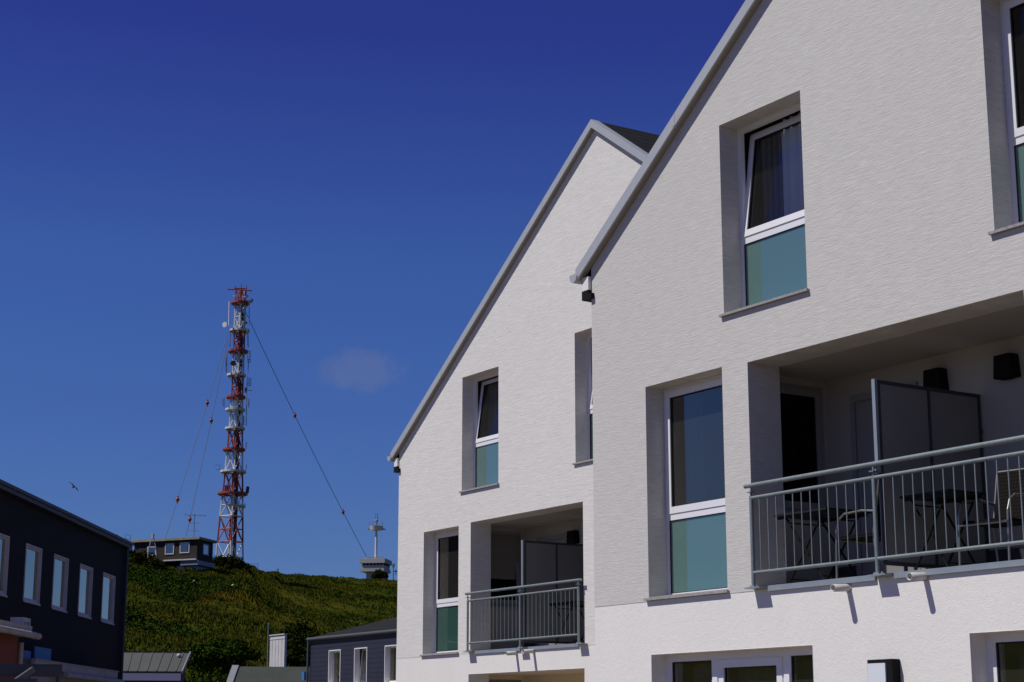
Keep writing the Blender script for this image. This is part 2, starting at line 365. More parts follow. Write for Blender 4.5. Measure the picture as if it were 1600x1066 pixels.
bush('shrub', [(466, 1000, 108, 1.1, 1.0), (476, 1015, 106, 1.2, 1.1), (458, 1030, 104, 1.0, .9), (472, 1036, 104, 1.1, .9)], 7000, 'dark shrub between the pale cabinet and the blue grey house', .12)

# ---------------------------------------------------------------- the white gable houses
SL = .705
def frame_T(O, R_, I):                    # local (a along, b inward, z) -> world
    O = Vector(O); R_ = Vector(R_); I = Vector(I)
    return lambda v: Vector((O.x+R_.x*v.x+I.x*v.y, O.y+R_.y*v.x+I.y*v.y, v.z))
def curtain(T, a0, a1, b, z0, z1, label, m='curtain', folds=7):
    mb = MB(); n = 60; vs = []
    for j in range(2):
        for i in range(n+1):
            a = a0+(a1-a0)*i/n; bb = b+.035*math.sin(i/n*folds*6.283)+.012*math.sin(i*1.7)
            vs.append(T(Vector((a, bb, z0 if j == 0 else z1))))
    mb.add(vs, [(i, i+1, n+2+i, n+1+i) for i in range(n)], True)
    o = mb.build('curtain', m, None, T(Vector(((a0+a1)/2, b, z0))), fix=False)
    return tag(o, label, 'curtain', 'curtains behind the windows')
def window(house, T, w, z0, z1, d, zt=None, tilt=0.0, sill=True, lower='teal', label=None, handle=False, pane='glass', fm='pvc'):
    """frame at inward depth d; local a from 0..w; zt = underside of the transom"""
    f = .055; mb = MB()
    B = lambda m_, a0, a1, b0, b1, c0, c1: m_.box(a0, a1, b0, b1, c0, c1, T)
    zb = z0
    for a0, a1, c0, c1 in ((0, f, zb, z1), (w-f, w, zb, z1), (f, w-f, z1-f, z1), (f, w-f, zb, zb+f)): B(mb, a0, a1, d, d+.05, c0, c1)
    zs = zb+f
    if zt: B(mb, f, w-f, d-.004, d+.05, zt, zt+.085); zs = zt+.085
    win = mb.build('window', fm, house)
    if label: win['label'] = label
    # opening sash
    s = .075; g = .012; piv = Vector((0, d+.03, zs))
    def TS(v):
        if tilt:
            dz = v.z-zs; db = v.y-(d+.03); v = Vector((v.x, d+.03+db*math.cos(tilt)+dz*math.sin(tilt), zs+dz*math.cos(tilt)-db*math.sin(tilt)))
        return T(v)
    a0, a1, c0, c1 = f-g, w-f+g, zs-g, z1-f+g
    sb = MB()
    for q in ((a0, a0+s, c0, c1), (a1-s, a1, c0, c1), (a0+s, a1-s, c1-s, c1), (a0+s, a1-s, c0, c0+s)): sb.box(q[0], q[1], d-.014, d+.05, q[2], q[3], TS)
    so = sb.build('sash', fm, win)
    gb = MB(); e = .008
    for q in ((a0+s, a0+s+e, c0+s, c1-s), (a1-s-e, a1-s, c0+s, c1-s), (a0+s+e, a1-s-e, c1-s-e, c1-s), (a0+s+e, a1-s-e, c0+s, c0+s+e)): gb.box(q[0], q[1], d-.004, d+.03, q[2], q[3], TS)
    gb.build('glazing_seal', 'gasket', win)
    pb = MB(); pb.quad(*[TS(Vector(q)) for q in ((a0+s+e, d+.016, c0+s+e), (a1-s-e, d+.016, c0+s+e), (a1-s-e, d+.016, c1-s-e), (a0+s+e, d+.016, c1-s-e))]); pb.build('pane', pane, win, fix=False)
    if handle:
        hb = MB(); hb.box(a1-.045, a1-.02, d-.06, d-.014, (c0+c1)/2-.08, (c0+c1)/2+.02, T); hb.box(a1-.12, a1-.02, d-.06, d-.045, (c0+c1)/2-.01, (c0+c1)/2+.02, T); hb.build('handle', 'pvc', win)
    if zt:
        gb = MB(); l0, l1, m0, m1 = f, w-f, zb+f, zt
        for q in ((l0, l0+e, m0, m1), (l1-e, l1, m0, m1), (l0+e, l1-e, m1-e, m1), (l0+e, l1-e, m0, m0+e)): gb.box(q[0], q[1], d+.004, d+.03, q[2], q[3], T)
        gb.build('lower_seal', 'gasket', win)
        pb = MB(); pb.box(l0+e, l1-e, d+.014, d+.03, m0+e, m1-e, T); pb.build('lower_pane', lower, win)
    if sill:
        sb = MB(); sb.box(-.045, w+.03, -.04, -.002, z0-.028, z0-.002, T); sb.box(.002, w-.002, -.002, d, z0-.032, z0+.012, T); sb.build('window_sill', 'granite', win)
    # the room behind
    return win
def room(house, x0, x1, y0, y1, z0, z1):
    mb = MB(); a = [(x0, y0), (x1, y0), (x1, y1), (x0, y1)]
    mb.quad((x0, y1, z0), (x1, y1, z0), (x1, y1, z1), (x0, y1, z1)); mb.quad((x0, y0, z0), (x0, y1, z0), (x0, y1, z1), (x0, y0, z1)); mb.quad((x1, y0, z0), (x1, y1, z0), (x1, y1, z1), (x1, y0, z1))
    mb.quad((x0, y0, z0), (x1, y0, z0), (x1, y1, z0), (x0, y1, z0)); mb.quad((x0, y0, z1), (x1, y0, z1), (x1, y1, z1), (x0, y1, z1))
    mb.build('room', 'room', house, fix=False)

def clip_roof(poly, ox):                  # polygon in (x,z) clipped to under the roof line
    apex = ox-10.0
    def inside(p): return p[1] <= RZ(p[0], ox)+1e-9
    for side in (-1, 1):
        f = lambda p: (ZE+SL*(p[0]-(ox-16.81)) if side < 0 else ZE+SL*((ox-3.19)-p[0]))-p[1]
        out = []
        for i in range(len(poly)):
            a, b = poly[i], poly[(i+1) % len(poly)]; fa, fb = f(a), f(b)
            if fa >= 0: out.append(a)
            if (fa >= 0) != (fb >= 0):
                t = fa/(fa-fb); out.append((a[0]+(b[0]-a[0])*t, a[1]+(b[1]-a[1])*t))
        poly = out
        if len(poly) < 3: return []
    return poly
ZE = 6.97
def RZ(x, ox): return ZE+SL*min(x-(ox-16.81), (ox-3.19)-x)
ZT = 2.93
def gable_wall(house, ox, oy, holes, pm='plaster'):
    """holes: (x0,x1,z0,z1,depth)"""
    xs = sorted(set([ox-16.81, ox-3.19, ox-10.0]+[h[0] for h in holes]+[h[1] for h in holes])); zs = sorted(set([0, ZT, 12.0, ZE]+[h[2] for h in holes]+[h[3] for h in holes]))
    up, lo = MB(), MB()
    for x0, x1 in zip(xs, xs[1:]):
        for z0, z1 in zip(zs, zs[1:]):
            cx, cz = (x0+x1)/2, (z0+z1)/2
            if any(h[0] < cx < h[1] and h[2] < cz < h[3] for h in holes): continue
            poly = clip_roof([(x0, z0), (x1, z0), (x1, z1), (x0, z1)], ox)
            if not poly: continue
            y = oy if cz > ZT else oy+.004
            (up if cz > ZT else lo).add([(p[0], y, p[1]) for p in poly], [tuple(range(len(poly)))])
    up.quad((ox-16.81, oy, ZT), (ox-3.19, oy, ZT), (ox-3.19, oy+.004, ZT), (ox-16.81, oy+.004, ZT))
    for (x0, x1, z0, z1, d) in holes:
        t = up if z1 > ZT+.5 else lo
        t.quad((x0, oy, z0), (x0, oy+d, z0), (x0, oy+d, z1), (x0, oy, z1)); t.quad((x1, oy, z0), (x1, oy+d, z0), (x1, oy+d, z1), (x1, oy, z1))
        t.quad((x0, oy, z1), (x1, oy, z1), (x1, oy+d, z1), (x0, oy+d, z1)); t.quad((x0, oy, z0), (x1, oy, z0), (x1, oy+d, z0), (x0, oy+d, z0))
    # sides and back
    for x in (ox-16.81, ox-3.19):
        up.quad((x, oy, ZT), (x, oy+13, ZT), (x, oy+13, ZE), (x, oy, ZE)); lo.quad((x, oy+.004, 0), (x, oy+13, 0), (x, oy+13, ZT), (x, oy+.004, ZT))
    bx = [(ox-16.81, 0), (ox-3.19, 0), (ox-3.19, ZE), (ox-10, RZ(ox-10, ox)), (ox-16.81, ZE)]
    up.add([(p[0], oy+13, p[1]) for p in bx], [(0, 1, 2, 3, 4)])
    up.build('upper_wall', pm, house, fix=False); lo.build('ground_floor_wall', 'plaster_fine', house, fix=False)
def roof(house, ox, oy):
    ap = ox-10.0; za = RZ(ap, ox)
    for s in (-1, 1):
        e = ap+s*7.0; ze = za-SL*7.0
        mb = MB(); mb.prism([(e, oy-.07, ze+.02), (ap, oy-.07, za+.02), (ap, oy-.07, za+.133), (e, oy-.07, ze+.133)], (0, 13.3, 0)); mb.build('roof', 'slate', house)
        vb = MB(); vb.prism([(e-s*.0, oy-.10, ze-.005), (ap, oy-.10, za-.005), (ap, oy-.10, za+.135), (e, oy-.10, ze+.135)], (0, .025, 0))
        vb.prism([(e, oy-.10, ze+.136), (ap, oy-.10, za+.136), (ap, oy-.10, za+.146), (e, oy-.10, ze+.146)], (0, .16, 0))
        # sheet joints
        for k in range(1, 4):
            t = k/4+.03; x = e+(ap-e)*t; z = ze+(za-ze)*t
            vb.prism([(x-.02, oy-.103, z-.02*SL*(-s)*-1-.004), (x+.02, oy-.103, z+.02*SL*(-s)-.004), (x+.02, oy-.103, z+.02*SL*(-s)+.138), (x-.02, oy-.103, z-.02*SL*(-s)+.138)], (0, .003, 0))
        vb.build('verge_board', 'zinc', house)
        sb = MB(); sb.prism([(e, oy-.075, ze-.003), (ap, oy-.075, za-.003), (ap, oy-.075, za+.018), (e, oy-.075, ze+.018)], (0, .073, 0)); sb.build('verge_soffit', 'soffit', house)
        # half round gutter along the eave
        gx = e+s*.03; gz = ze+.055; r = .072; g = MB(); n = 10; y0, y1 = oy-.11, oy+13.2
        ring = [(gx+r*math.cos(math.pi+math.pi*i/n), gz+r*math.sin(math.pi+math.pi*i/n)) for i in range(n+1)]
        g.add([(p[0], y, p[1]) for y in (y0, y1) for p in ring], [(i, i+1, n+2+i, n+1+i) for i in range(n)], True)
        g.add([(p[0], y0, p[1]) for p in ring], [tuple(range(n+1))]); g.add([(p[0], y0-.004, p[1]) for p in ring]+[(gx+r, y0-.004, gz+.03), (gx-r, y0-.004, gz+.03)], [tuple(range(n+1))+(n+1, n+2)])
        g.tube((gx+s*r, y0, gz+.01), (gx+s*r, y1, gz+.01), .012, n=8); g.build('gutter', 'zinc', house, fix=False)
        wx = ox-16.81 if s < 0 else ox-3.19
        c = MB(); xa, xb = sorted((wx+s*.125, wx+s*.002)); c.box(xa, xb, oy-.045, oy+13.0, 6.70, 6.865); c.build('eave_box', 'beige' if False else 'plaster_fine', house)
        c = MB(); xa, xb = sorted((wx+s*.13, wx+s*.001)); c.box(xa, xb, oy-.05, oy+.12, 6.585, 6.699); c.box(wx-.002 if s < 0 else wx-.06, wx+.06 if s < 0 else wx+.002, oy-.05, oy-.002, 6.585, 6.65); c.build('gutter_outlet', 'black', house)
def railing(house, ox, oy, x0, x1, zf, px, ends):
    xa, xm, xb = px; y = oy-.09
    mb = MB(); mb.tube((ends[0], y, zf+1.03), (ends[1], y, zf+1.03), .0235, n=14)
    mb.tube((xa, y, zf+.90), (xb, y, zf+.90), .0185, n=12); mb.tube((xa, y, zf+.135), (xb, y, zf+.135), .0185, n=12)
    r = mb.build('balcony_railing', 'galv', house)
    for x in px:
        p = MB(); p.tube((x, y, zf-.0), (x, y, zf+.92), .021, n=12); p.tube((x, y, zf+.92), (x, y, zf+1.01), .011, n=8); p.box(x-.03, x+.03, y-.03, y+.03, zf+.955, zf+.965)
        p.build('post', 'galv', r)
        p = MB(); p.box(x-.10, x+.13, y-.04, oy-.003, zf-.022, zf-.010); p.box(x-.03, x+.04, y-.03, y+.03, zf-.010, zf+.006); p.tube((x+.07, y-.01, zf-.03), (x+.07, y-.01, zf+.01), .012, n=8); p.build('bracket', 'galv_flat', r)
    first = None
    for a, b in ((xa, xm), (xm, xb)):
        n = round((b-a)/.1225); st = (b-a)/n
        for k in range(1, n):
            x = a+st*k
            if first is None:
                bm_ = MB(); bm_.tube((x, y, zf+.14), (x, y, zf+.895), .0062, n=8); first = bm_.build('baluster', 'galv', r); fx = x
            else: lcopy(first, (x-fx, 0, 0), r)
        c = MB(); c.box(a+.14, b-.11, oy-.024, oy-.002, zf-.055, zf+.0); c.box(a+.14, b-.11, oy-.027, oy-.0245, zf-.055, zf-.047); c.build('edge_channel', 'galv_flat', r)
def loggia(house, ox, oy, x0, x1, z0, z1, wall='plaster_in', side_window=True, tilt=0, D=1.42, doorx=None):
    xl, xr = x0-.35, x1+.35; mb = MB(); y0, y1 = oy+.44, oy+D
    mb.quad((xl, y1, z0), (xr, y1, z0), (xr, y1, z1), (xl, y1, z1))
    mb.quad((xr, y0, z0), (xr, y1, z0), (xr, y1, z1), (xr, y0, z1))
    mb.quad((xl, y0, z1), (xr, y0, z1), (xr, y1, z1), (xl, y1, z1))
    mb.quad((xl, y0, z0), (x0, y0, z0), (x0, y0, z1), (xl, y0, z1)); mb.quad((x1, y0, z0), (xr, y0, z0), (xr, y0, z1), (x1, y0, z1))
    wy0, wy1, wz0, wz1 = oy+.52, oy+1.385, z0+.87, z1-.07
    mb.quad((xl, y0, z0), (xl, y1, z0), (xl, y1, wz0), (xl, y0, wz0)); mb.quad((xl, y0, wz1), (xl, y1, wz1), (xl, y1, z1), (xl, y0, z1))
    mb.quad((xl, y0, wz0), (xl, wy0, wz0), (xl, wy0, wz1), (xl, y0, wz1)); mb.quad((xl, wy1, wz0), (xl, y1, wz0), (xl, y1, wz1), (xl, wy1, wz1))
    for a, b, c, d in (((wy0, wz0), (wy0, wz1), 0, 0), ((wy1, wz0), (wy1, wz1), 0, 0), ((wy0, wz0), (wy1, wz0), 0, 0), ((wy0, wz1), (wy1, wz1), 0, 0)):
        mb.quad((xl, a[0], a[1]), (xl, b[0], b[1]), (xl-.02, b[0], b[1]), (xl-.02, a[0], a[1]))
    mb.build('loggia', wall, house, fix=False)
    fl = MB(); fl.box(x0+.001, x1-.001, oy+.004, oy+.44, z0+.0005, z0+.003); fl.box(xl, xr, oy+.4405, y1, z0+.0005, z0+.003); fl.build('loggia_floor', 'tile', house)
    T = frame_T((xl-.02, wy0, 0), (0, 1, 0), (-1, 0, 0))
    window(house, T, wy1-wy0, wz0, wz1, 0, None, tilt, sill=False, pane='glassblack', fm='pvc_in')
    s = MB(); s.box(xl-.09, xl+.04, wy0-.03, wy1+.03, wz0-.04, wz0-.005); s.build('side_window_sill', 'granite', house)
    k = MB(); k.box(xl+.001, xr-.001, y1-.012, y1-.001, z0+.004, z0+.29); k.build('shade_strip', 'darkmetal', house)  # added dark strip, stands in for shade along the back wall's sunlit foot
    # doors in the back wall, one each side of the screen
    for a in ((doorx or [(x0+.30, x0+1.30)])):
        d = MB(); Y = y1; zt = z0+2.12
        for q in ((a[0], a[0]+.07, z0+.004, zt), (a[1]-.07, a[1], z0+.004, zt), (a[0]+.07, a[1]-.07, zt-.07, zt)): d.box(q[0], q[1], Y-.03, Y-.002, q[2], q[3])
        dd = d.build('balcony_door', 'pvc_in', house)
        d = MB(); d.box(a[0]+.085, a[1]-.085, Y-.022, Y-.004, z0+.02, zt-.085); d.build('door_leaf', 'pvc_in', dd)
        d = MB(); d.box(a[0]+.14, a[0]+.16, Y-.05, Y-.0225, z0+1.0, z0+1.14); d.build('door_handle', 'galv', dd)
def up_lamp(house, x, y, z, w=.24, h=.23):
    mb = MB(); v = [(x-w*.42, y, z+h/2), (x+w*.42, y, z+h/2), (x+w/2, y, z-h/2), (x-w/2, y, z-h/2)]
    mb.prism([(p[0], p[1]-.002, p[2]) for p in v], (0, -.13, 0)); mb.box(x-.05, x+.05, y-.10, y-.03, z-h/2-.012, z-h/2-.001); mb.build('balcony_lamp', 'black', house)
def screen(house, x, oy, zf):
    mb = MB(); z1 = zf+1.85; z0 = zf+.08
    for q in ((-.02, .02, z0, z1), (.66, .69, z0, z1), (1.36, 1.395, z0, z1)): mb.box(x-.016, x+.016, oy+q[0], oy+q[1], q[2], q[3])
    mb.box(x-.015, x+.015, oy+.02, oy+1.36, z1-.035, z1-.001); mb.box(x-.015, x+.015, oy+.02, oy+1.36, z0, z0+.035)
    for yy in (.25, 1.15): mb.box(x-.012, x+.012, oy+yy, oy+yy+.03, zf+.004, z0)
    for q in (z0+.4, z1-.4): mb.box(x+.0165, x+.03, oy+1.365, oy+1.39, q, q+.04)
    s = mb.build('privacy_screen', 'darkmetal', house)
    p = MB(); p.box(x-.005, x+.005, oy+.021, oy+.659, z0+.036, z1-.036); p.build('panel', 'frost', s)
    p = MB(); p.box(x-.005, x+.005, oy+.691, oy+1.359, z0+.036, z1-.036); p.build('panel', 'frost', s)
    p = MB(); p.box(x-.021, x+.021, oy-.055, oy-.021, zf+.95, z1+.004); p.box(x-.018, x+.018, oy-.085, oy-.056, zf+.93, zf+.98); p.build('front_post', 'galv_flat', s)
def drain(house, x, z, oy, L=.2, dx=0):
    mb = MB(); n = 14; r, ri = .036, .031; vs = []
    for yy, rr in ((oy-.001, r), (oy-L, r), (oy-L, ri), (oy-L+.15, ri)):
        for i in range(n):
            t = 6.2832*i/n; vs.append((x+dx*(oy-yy)+rr*math.cos(t), yy, z-.06*(oy-yy)+rr*math.sin(t)))
    mb.add(vs, [(k*n+i, k*n+(i+1) % n, (k+1)*n+(i+1) % n, (k+1)*n+i) for k in range(3) for i in range(n)], True)
    mb.add(vs[3*n:], [tuple(range(n))]); o = mb.build('drain_pipe', 'pipe', house, fix=False)
    c = MB(); c.tube((x, oy-.0035, z), (x, oy-.0005, z), .046, n=16); c.build('pipe_collar', 'pipe', o)

FR = lambda x0, oy: frame_T((x0, oy, 0), (1, 0, 0), (0, 1, 0))
# ---- near house
ox, oy = 0, 0
near = thing('gable_house', (-10.0, 0, 0), 'nearer white plastered gable house, cut off by the right edge of the photo', 'house')
A = (-14.36, -13.04, 5.913, 8.05); Bw = (-10.557, -9.24, 5.92, 8.2); Cw = (-15.775, -14.42, 2.967, 5.345); BAL = (-14.0, -10.27, 2.967, 5.32); G = (-15.75, -13.16, .15, 2.35); Hh = (-11.12, -8.7, .15, 2.37)
dr = .29
gable_wall(near, ox, oy, [A+(dr,), Bw+(dr,), Cw+(dr,), BAL+(.44,), G+(.24,), Hh+(.24,)])
roof(near, ox, oy)
TILT = .135
for (h, zt, tl, hd) in ((A, 6.715, TILT, False), (Bw, 6.76, 0, False), (Cw, 3.835, 0, True)):
    window(near, FR(h[0], 0), h[1]-h[0], h[2], h[3], dr-.03, zt, tl, handle=hd, pane='glass' if h is Cw else 'glassclear')
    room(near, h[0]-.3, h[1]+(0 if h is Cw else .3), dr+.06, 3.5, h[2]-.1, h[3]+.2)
curtain(FR(A[0], 0), .50, 1.3, .46, A[2]+.05, A[3]-.02, 'white net curtain behind the tilted upper window of the nearer house')
curtain(FR(A[0], 0), .12, .48, .50, A[2]+.05, A[3]-.02, 'narrow dark curtain at the left of the tilted upper window, nearer house', 'curtain_dark', 4)
curtain(FR(Cw[0], 0), .1, .42, .5, Cw[2]+.05, Cw[3]-.02, 'dark curtain at the left inside the tall window beside the big balcony', 'curtain_dark', 4)
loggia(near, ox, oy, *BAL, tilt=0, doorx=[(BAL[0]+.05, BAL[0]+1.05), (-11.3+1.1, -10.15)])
railing(near, ox, oy, BAL[0], BAL[1], BAL[2], (-13.9, -12.127, -10.11), (-13.99, -9.95)); XM = -12.115
screen(near, XM, oy, BAL[2])
for px, py in ((1469, 596), (1580, 574)):
    p = atY(px, py, 1.42); up_lamp(near, p.x, 1.42, p.z)
for px, py in ((1445.5, 900.5), (1325.5, 918.5)):
    p = atY(px, py, 0); drain(near, p.x, p.z, 0, .2)
# ground floor: three-part window and a single one
def part_window(house, x0, x1, z0, z1, oy, d, cuts, sash):
    mb = MB(); f = .06; y = oy+d
    mb.box(x0, x0+f+.05, y, y+.08, z0, z1); mb.box(x1-f, x1, y, y+.08, z0, z1); mb.box(x0+f+.05, x1-f, y, y+.08, z1-f-.02, z1); mb.box(x0+f+.05, x1-f, y, y+.08, z0, z0+f)
    for c in cuts: mb.box(c-.06, c+.06, y-.003, y+.08, z0+f, z1-f-.02)
    w = mb.build('window', 'pvc', house); xs = [x0+f+.05]+[v for c in cuts for v in (c-.06, c+.06)]+[x1-f]
    for i in range(0, len(xs), 2):
        a, b = xs[i]+.002, xs[i+1]-.002; c0, c1 = z0+f, z1-f-.022
        if i//2 in sash:
            s = MB(); t = .085
            for q in ((a, a+t, c0, c1), (b-t, b, c0, c1), (a+t, b-t, c1-t, c1), (a+t, b-t, c0, c0+t)): s.box(q[0], q[1], y-.015, y+.05, q[2], q[3])
            s.build('sash', 'pvc', w); a += t; b -= t; c0 += t; c1 -= t
        g = MB(); e = .012
        for q in ((a, a+e, c0, c1), (b-e, b, c0, c1), (a+e, b-e, c1-e, c1), (a+e, b-e, c0, c0+e)): g.box(q[0], q[1], y+.004, y+.03, q[2], q[3])
        g.build('glazing_seal', 'gasket', w)
        g = MB(); g.quad((a+e, y+.016, c0+e), (b-e, y+.016, c0+e), (b-e, y+.016, c1-e), (a+e, y+.016, c1-e)); g.build('pane', 'glass', w, fix=False)
    for c in cuts:
        h = MB(); h.box(c-.02, c+.06, y-.03, y-.004, z1-.34, z1-.26); h.build('hinge', 'pvc', w)
part_window(near, G[0], G[1], G[2], G[3], 0, .2, [-14.895, -13.76], {1})
room(near, G[0]-.3, G[1]+.3, .3, 3.5, 0.05, 2.6)
part_window(near, Hh[0], Hh[1], Hh[2], Hh[3], 0, .2, [-9.9], set())
room(near, Hh[0]-.3, Hh[1]+.3, .3, 3.5, 0.05, 2.6)
curtain(FR(G[0], 0), .2, 2.5, .42, .2, 2.24, 'long grey curtain behind the three part ground floor window', 'curtain_dark', 16)
curtain(FR(Hh[0], 0), .15, 1.1, .45, .2, 2.24, 'dark curtain behind the ground floor window at the right edge', 'curtain_dark', 8)
lb = MB(); lb.box(-12.305, -11.985, -.10, -.002, 1.80, 2.175)
wl = lb.build('wall_lamp', 'black', near)
lb = MB(); lb.box(-12.285, -12.06, -.118, -.101, 1.88, 2.14); lb.build('lamp_cover', 'opal', wl)

# ---- far house, set back
ox, oy = -13.78, 5.1
far = thing('gable_house', (ox-10.0, oy, 0), 'farther white plastered gable house whose full left gable slope shows', 'house')
A = (-28.185, -26.91, 5.93, 8.093); Nw = (-24.467, -23.2, 5.99, 8.25); Cw = (-29.58, -28.285, 2.97, 5.292); BL2 = (-27.858, -24.262, 2.97, 5.315); G2 = (-27.91, -24.262, .1, 2.56)
gable_wall(far, ox, oy, [A+(dr,), Nw+(dr,), Cw+(dr,), BL2+(.44,), G2+(.44,)], 'plaster_far')
roof(far, ox, oy)
for (h, zt, tl) in ((A, 6.77, TILT), (Nw, 6.85, TILT), (Cw, 3.86, 0)):
    window(far, FR(h[0], oy), h[1]-h[0], h[2], h[3], dr-.03, zt, tl, lower='teal' if h is A else 'teal_dark', pane='glassclear' if h is A else 'glass')
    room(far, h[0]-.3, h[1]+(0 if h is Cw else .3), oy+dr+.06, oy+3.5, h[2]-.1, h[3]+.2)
curtain(FR(A[0], oy), .66, .95, .46, A[2]+.05, A[3]-.02, 'white net curtain behind the tilted small window under the far gable slope')
curtain(FR(A[0], oy), .12, .5, .52, A[2]+.05, A[3]-.02, 'dark curtain at the left of the small window under the far gable slope', 'curtain_dark', 5)
curtain(FR(Cw[0], oy), .6, 1.0, .5, Cw[2]+.05, Cw[3]-.02, 'grey curtain inside the tall window left of the far balcony', 'curtain_dark', 5)
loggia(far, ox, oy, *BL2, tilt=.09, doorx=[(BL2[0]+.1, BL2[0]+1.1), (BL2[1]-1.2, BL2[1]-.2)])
railing(far, ox, oy, BL2[0], BL2[1], BL2[2], (-27.80, -26.055, -24.29), (-27.87, -24.20)); XM2 = -26.05
screen(far, XM2, oy, BL2[2])
p = atY(900, 840, oy+1.42); up_lamp(far, p.x, oy+1.42, p.z)
for px, py in ((808, 1020.5), (835, 1017.5)):
    p = atY(px-1, py, oy); drain(far, p.x, p.z, oy, .21)
loggia(far, ox, oy, *G2, wall='loggia_bounce_tan', tilt=0, doorx=[(G2[0]+.1, G2[0]+1.1)])

# ---- balcony furniture
def table(cx, cy, zf, label, w=.78, group='folding bistro tables on the balconies'):
    t = thing('folding_table', (cx, cy, zf), label, 'table', group)
    mb = MB(); h = .72; n = 8; vs = []
    r = w/2
    mb.prism([(cx-r, cy-r*.8, zf+h-.022), (cx+r, cy-r*.8, zf+h-.022), (cx+r, cy+r*.8, zf+h-.022), (cx-r, cy+r*.8, zf+h-.022)], (0, 0, .022))
    mb.box(cx-r+.03, cx+r-.03, cy-r*.8+.03, cy-r*.8+.05, zf+h-.05, zf+h-.0225); mb.box(cx-r+.03, cx+r-.03, cy+r*.8-.05, cy+r*.8-.03, zf+h-.05, zf+h-.0225)
    mb.build('table_top', 'tabletop', t)
    for s in (-1, 1):
        y = cy+s*r*.62
        for k in (-1, 1):
            l = MB(); yy = y+k*.012; l.tube((cx-k*r*.72, yy, zf+.006), (cx+k*r*.68, yy, zf+h-.03), .011, n=8); l.build('leg', 'black', t)
    for k in (-1, 1):
        b = MB(); b.tube((cx-k*r*.62, cy-r*.62, zf+.06), (cx-k*r*.62, cy+r*.62, zf+.06), .008, n=6); b.build('brace', 'black', t)
        b = MB(); b.tube((cx+k*r*.62, cy-r*.62, zf+h-.09), (cx+k*r*.62, cy+r*.62, zf+h-.09), .008, n=6); b.build('brace', 'black', t)
    return t
def chair(cx, cy, zf, ang, label, group='tubular armchairs on the balconies'):
    t = thing('armchair', (cx, cy, zf), label, 'chair', group); c, s = math.cos(ang), math.sin(ang)
    W = lambda x, y, z: Vector((cx+x*c-y*s, cy+x*s+y*c, zf+z))
    mb = MB(); mb.prism([W(-.24, -.22, .41), W(.24, -.22, .41), W(.22, .24, .41), W(-.22, .24, .41)], (0, 0, .03)); mb.build('seat', 'rattan', t)
    mb = MB(); mb.prism([W(-.22, .24, .42), W(.22, .24, .42), W(.25, .36, .94), W(-.25, .36, .94)], W(0, .02, 0)-W(0, 0, 0)); mb.build('backrest', 'rattan', t)
    for sx in (-1, 1):
        a = MB(); x = sx*.27
        a.path([W(x, -.26, .01), W(x, -.24, .50), W(x, -.20, .60), W(x, -.12, .65), W(x, .12, .66), W(x*.95, .30, .64)], .012); a.build('arm', 'chairtube', t)
        a = MB(); a.path([W(x*.92, .30, .01), W(x*.92, .25, .42), W(x*.95, .37, .95)], .012); a.build('leg', 'chairtube', t)
    a = MB(); a.tube(W(-.25, .37, .95), W(.25, .37, .95), .012); a.build('crossbar', 'chairtube', t)
    a = MB(); a.tube(W(-.27, -.24, .40), W(.27, -.24, .40), .011); a.build('crossbar', 'chairtube', t)
    return t
zf = BAL[2]+.003
table(-13.38, .40, zf, 'dark folding table left of the screen on the big near balcony')
chair(-12.76, .50, zf, math.radians(-90), 'tubular armchair left of the screen on the big near balcony')
table(-11.69, .36, zf, 'dark folding table right of the screen on the big near balcony', .62)
chair(-11.22, .58, zf, math.radians(6), 'woven armchair at the right edge of the big near balcony')
zf = BL2[2]+.003
table(-25.10, oy+.42, zf, 'dark folding table behind the bars of the smaller far balcony')

# ---------------------------------------------------------------- dark building, left
U = ray(832, 1147); U = Vector((U.x, U.y, 0)).normalized(); Wl = Vector((-U.y, U.x, 0)); LAT = 13.0
def DB(d, off, z): return Vector((EYE.x+U.x*d+Wl.x*(LAT+off), EYE.y+U.y*d+Wl.y*(LAT+off), z))   # off>0 = into the building
def onwall(x, y, lat=LAT):                # pixel -> (d, z) on a wall plane parallel to U
    r = ray(x, y); k = lat/r.dot(Wl); return r.dot(U)*k, EYE.z+r.z*k
class TW:                                 # box in building coords
    def __init__(s, base=0): s.base = base
    def __call__(s, v): return DB(v.x, v.y+s.base, v.z)
T0 = TW()
dc, _ = onwall(190, 1000); _, zr = onwall(100, 815)
e0 = onwall(0, 766); e1 = onwall(190, 857)
ZR = (e0[1]+onwall(195, 855)[1])/2
wins = []
for (xr, yt, yb, xl) in ((65.3, 858.8, 946.4, 40), (106.8, 874.2, 957.7, 84), (144.9, 888, 967.2, 124.6), (179.9, 900.7, 975.2, 160.5), (14.5, 838, 934.5, -14)):
    dr_, zt_ = onwall(xr, yt); _, zb_ = onwall(xr, yb); dl_, _ = onwall(xl, yt); wins.append((dl_, dr_, zb_, zt_))
zb = sum(w[2] for w in wins)/5; zt = sum(w[3] for w in wins)/5
print('DARK', dc, ZR, zb, zt, wins)
dark = thing('dark_building', DB(dc-10, 5, 0), 'near black clad flat roofed building with white framed windows, left edge', 'building')
ds = sorted((w[0], w[1]) for w in wins)
mb = MB(); cur = dc-17
def wall_rect(mb, a, b, z0, z1): mb.quad(DB(a, 0, z0), DB(b, 0, z0), DB(b, 0, z1), DB(a, 0, z1))
RV = .12
for a, b in ds:
    wall_rect(mb, cur, a, 0, ZR); wall_rect(mb, a, b, 0, zb); wall_rect(mb, a, b, zt, ZR); cur = b
wall_rect(mb, cur, dc, 0, ZR)
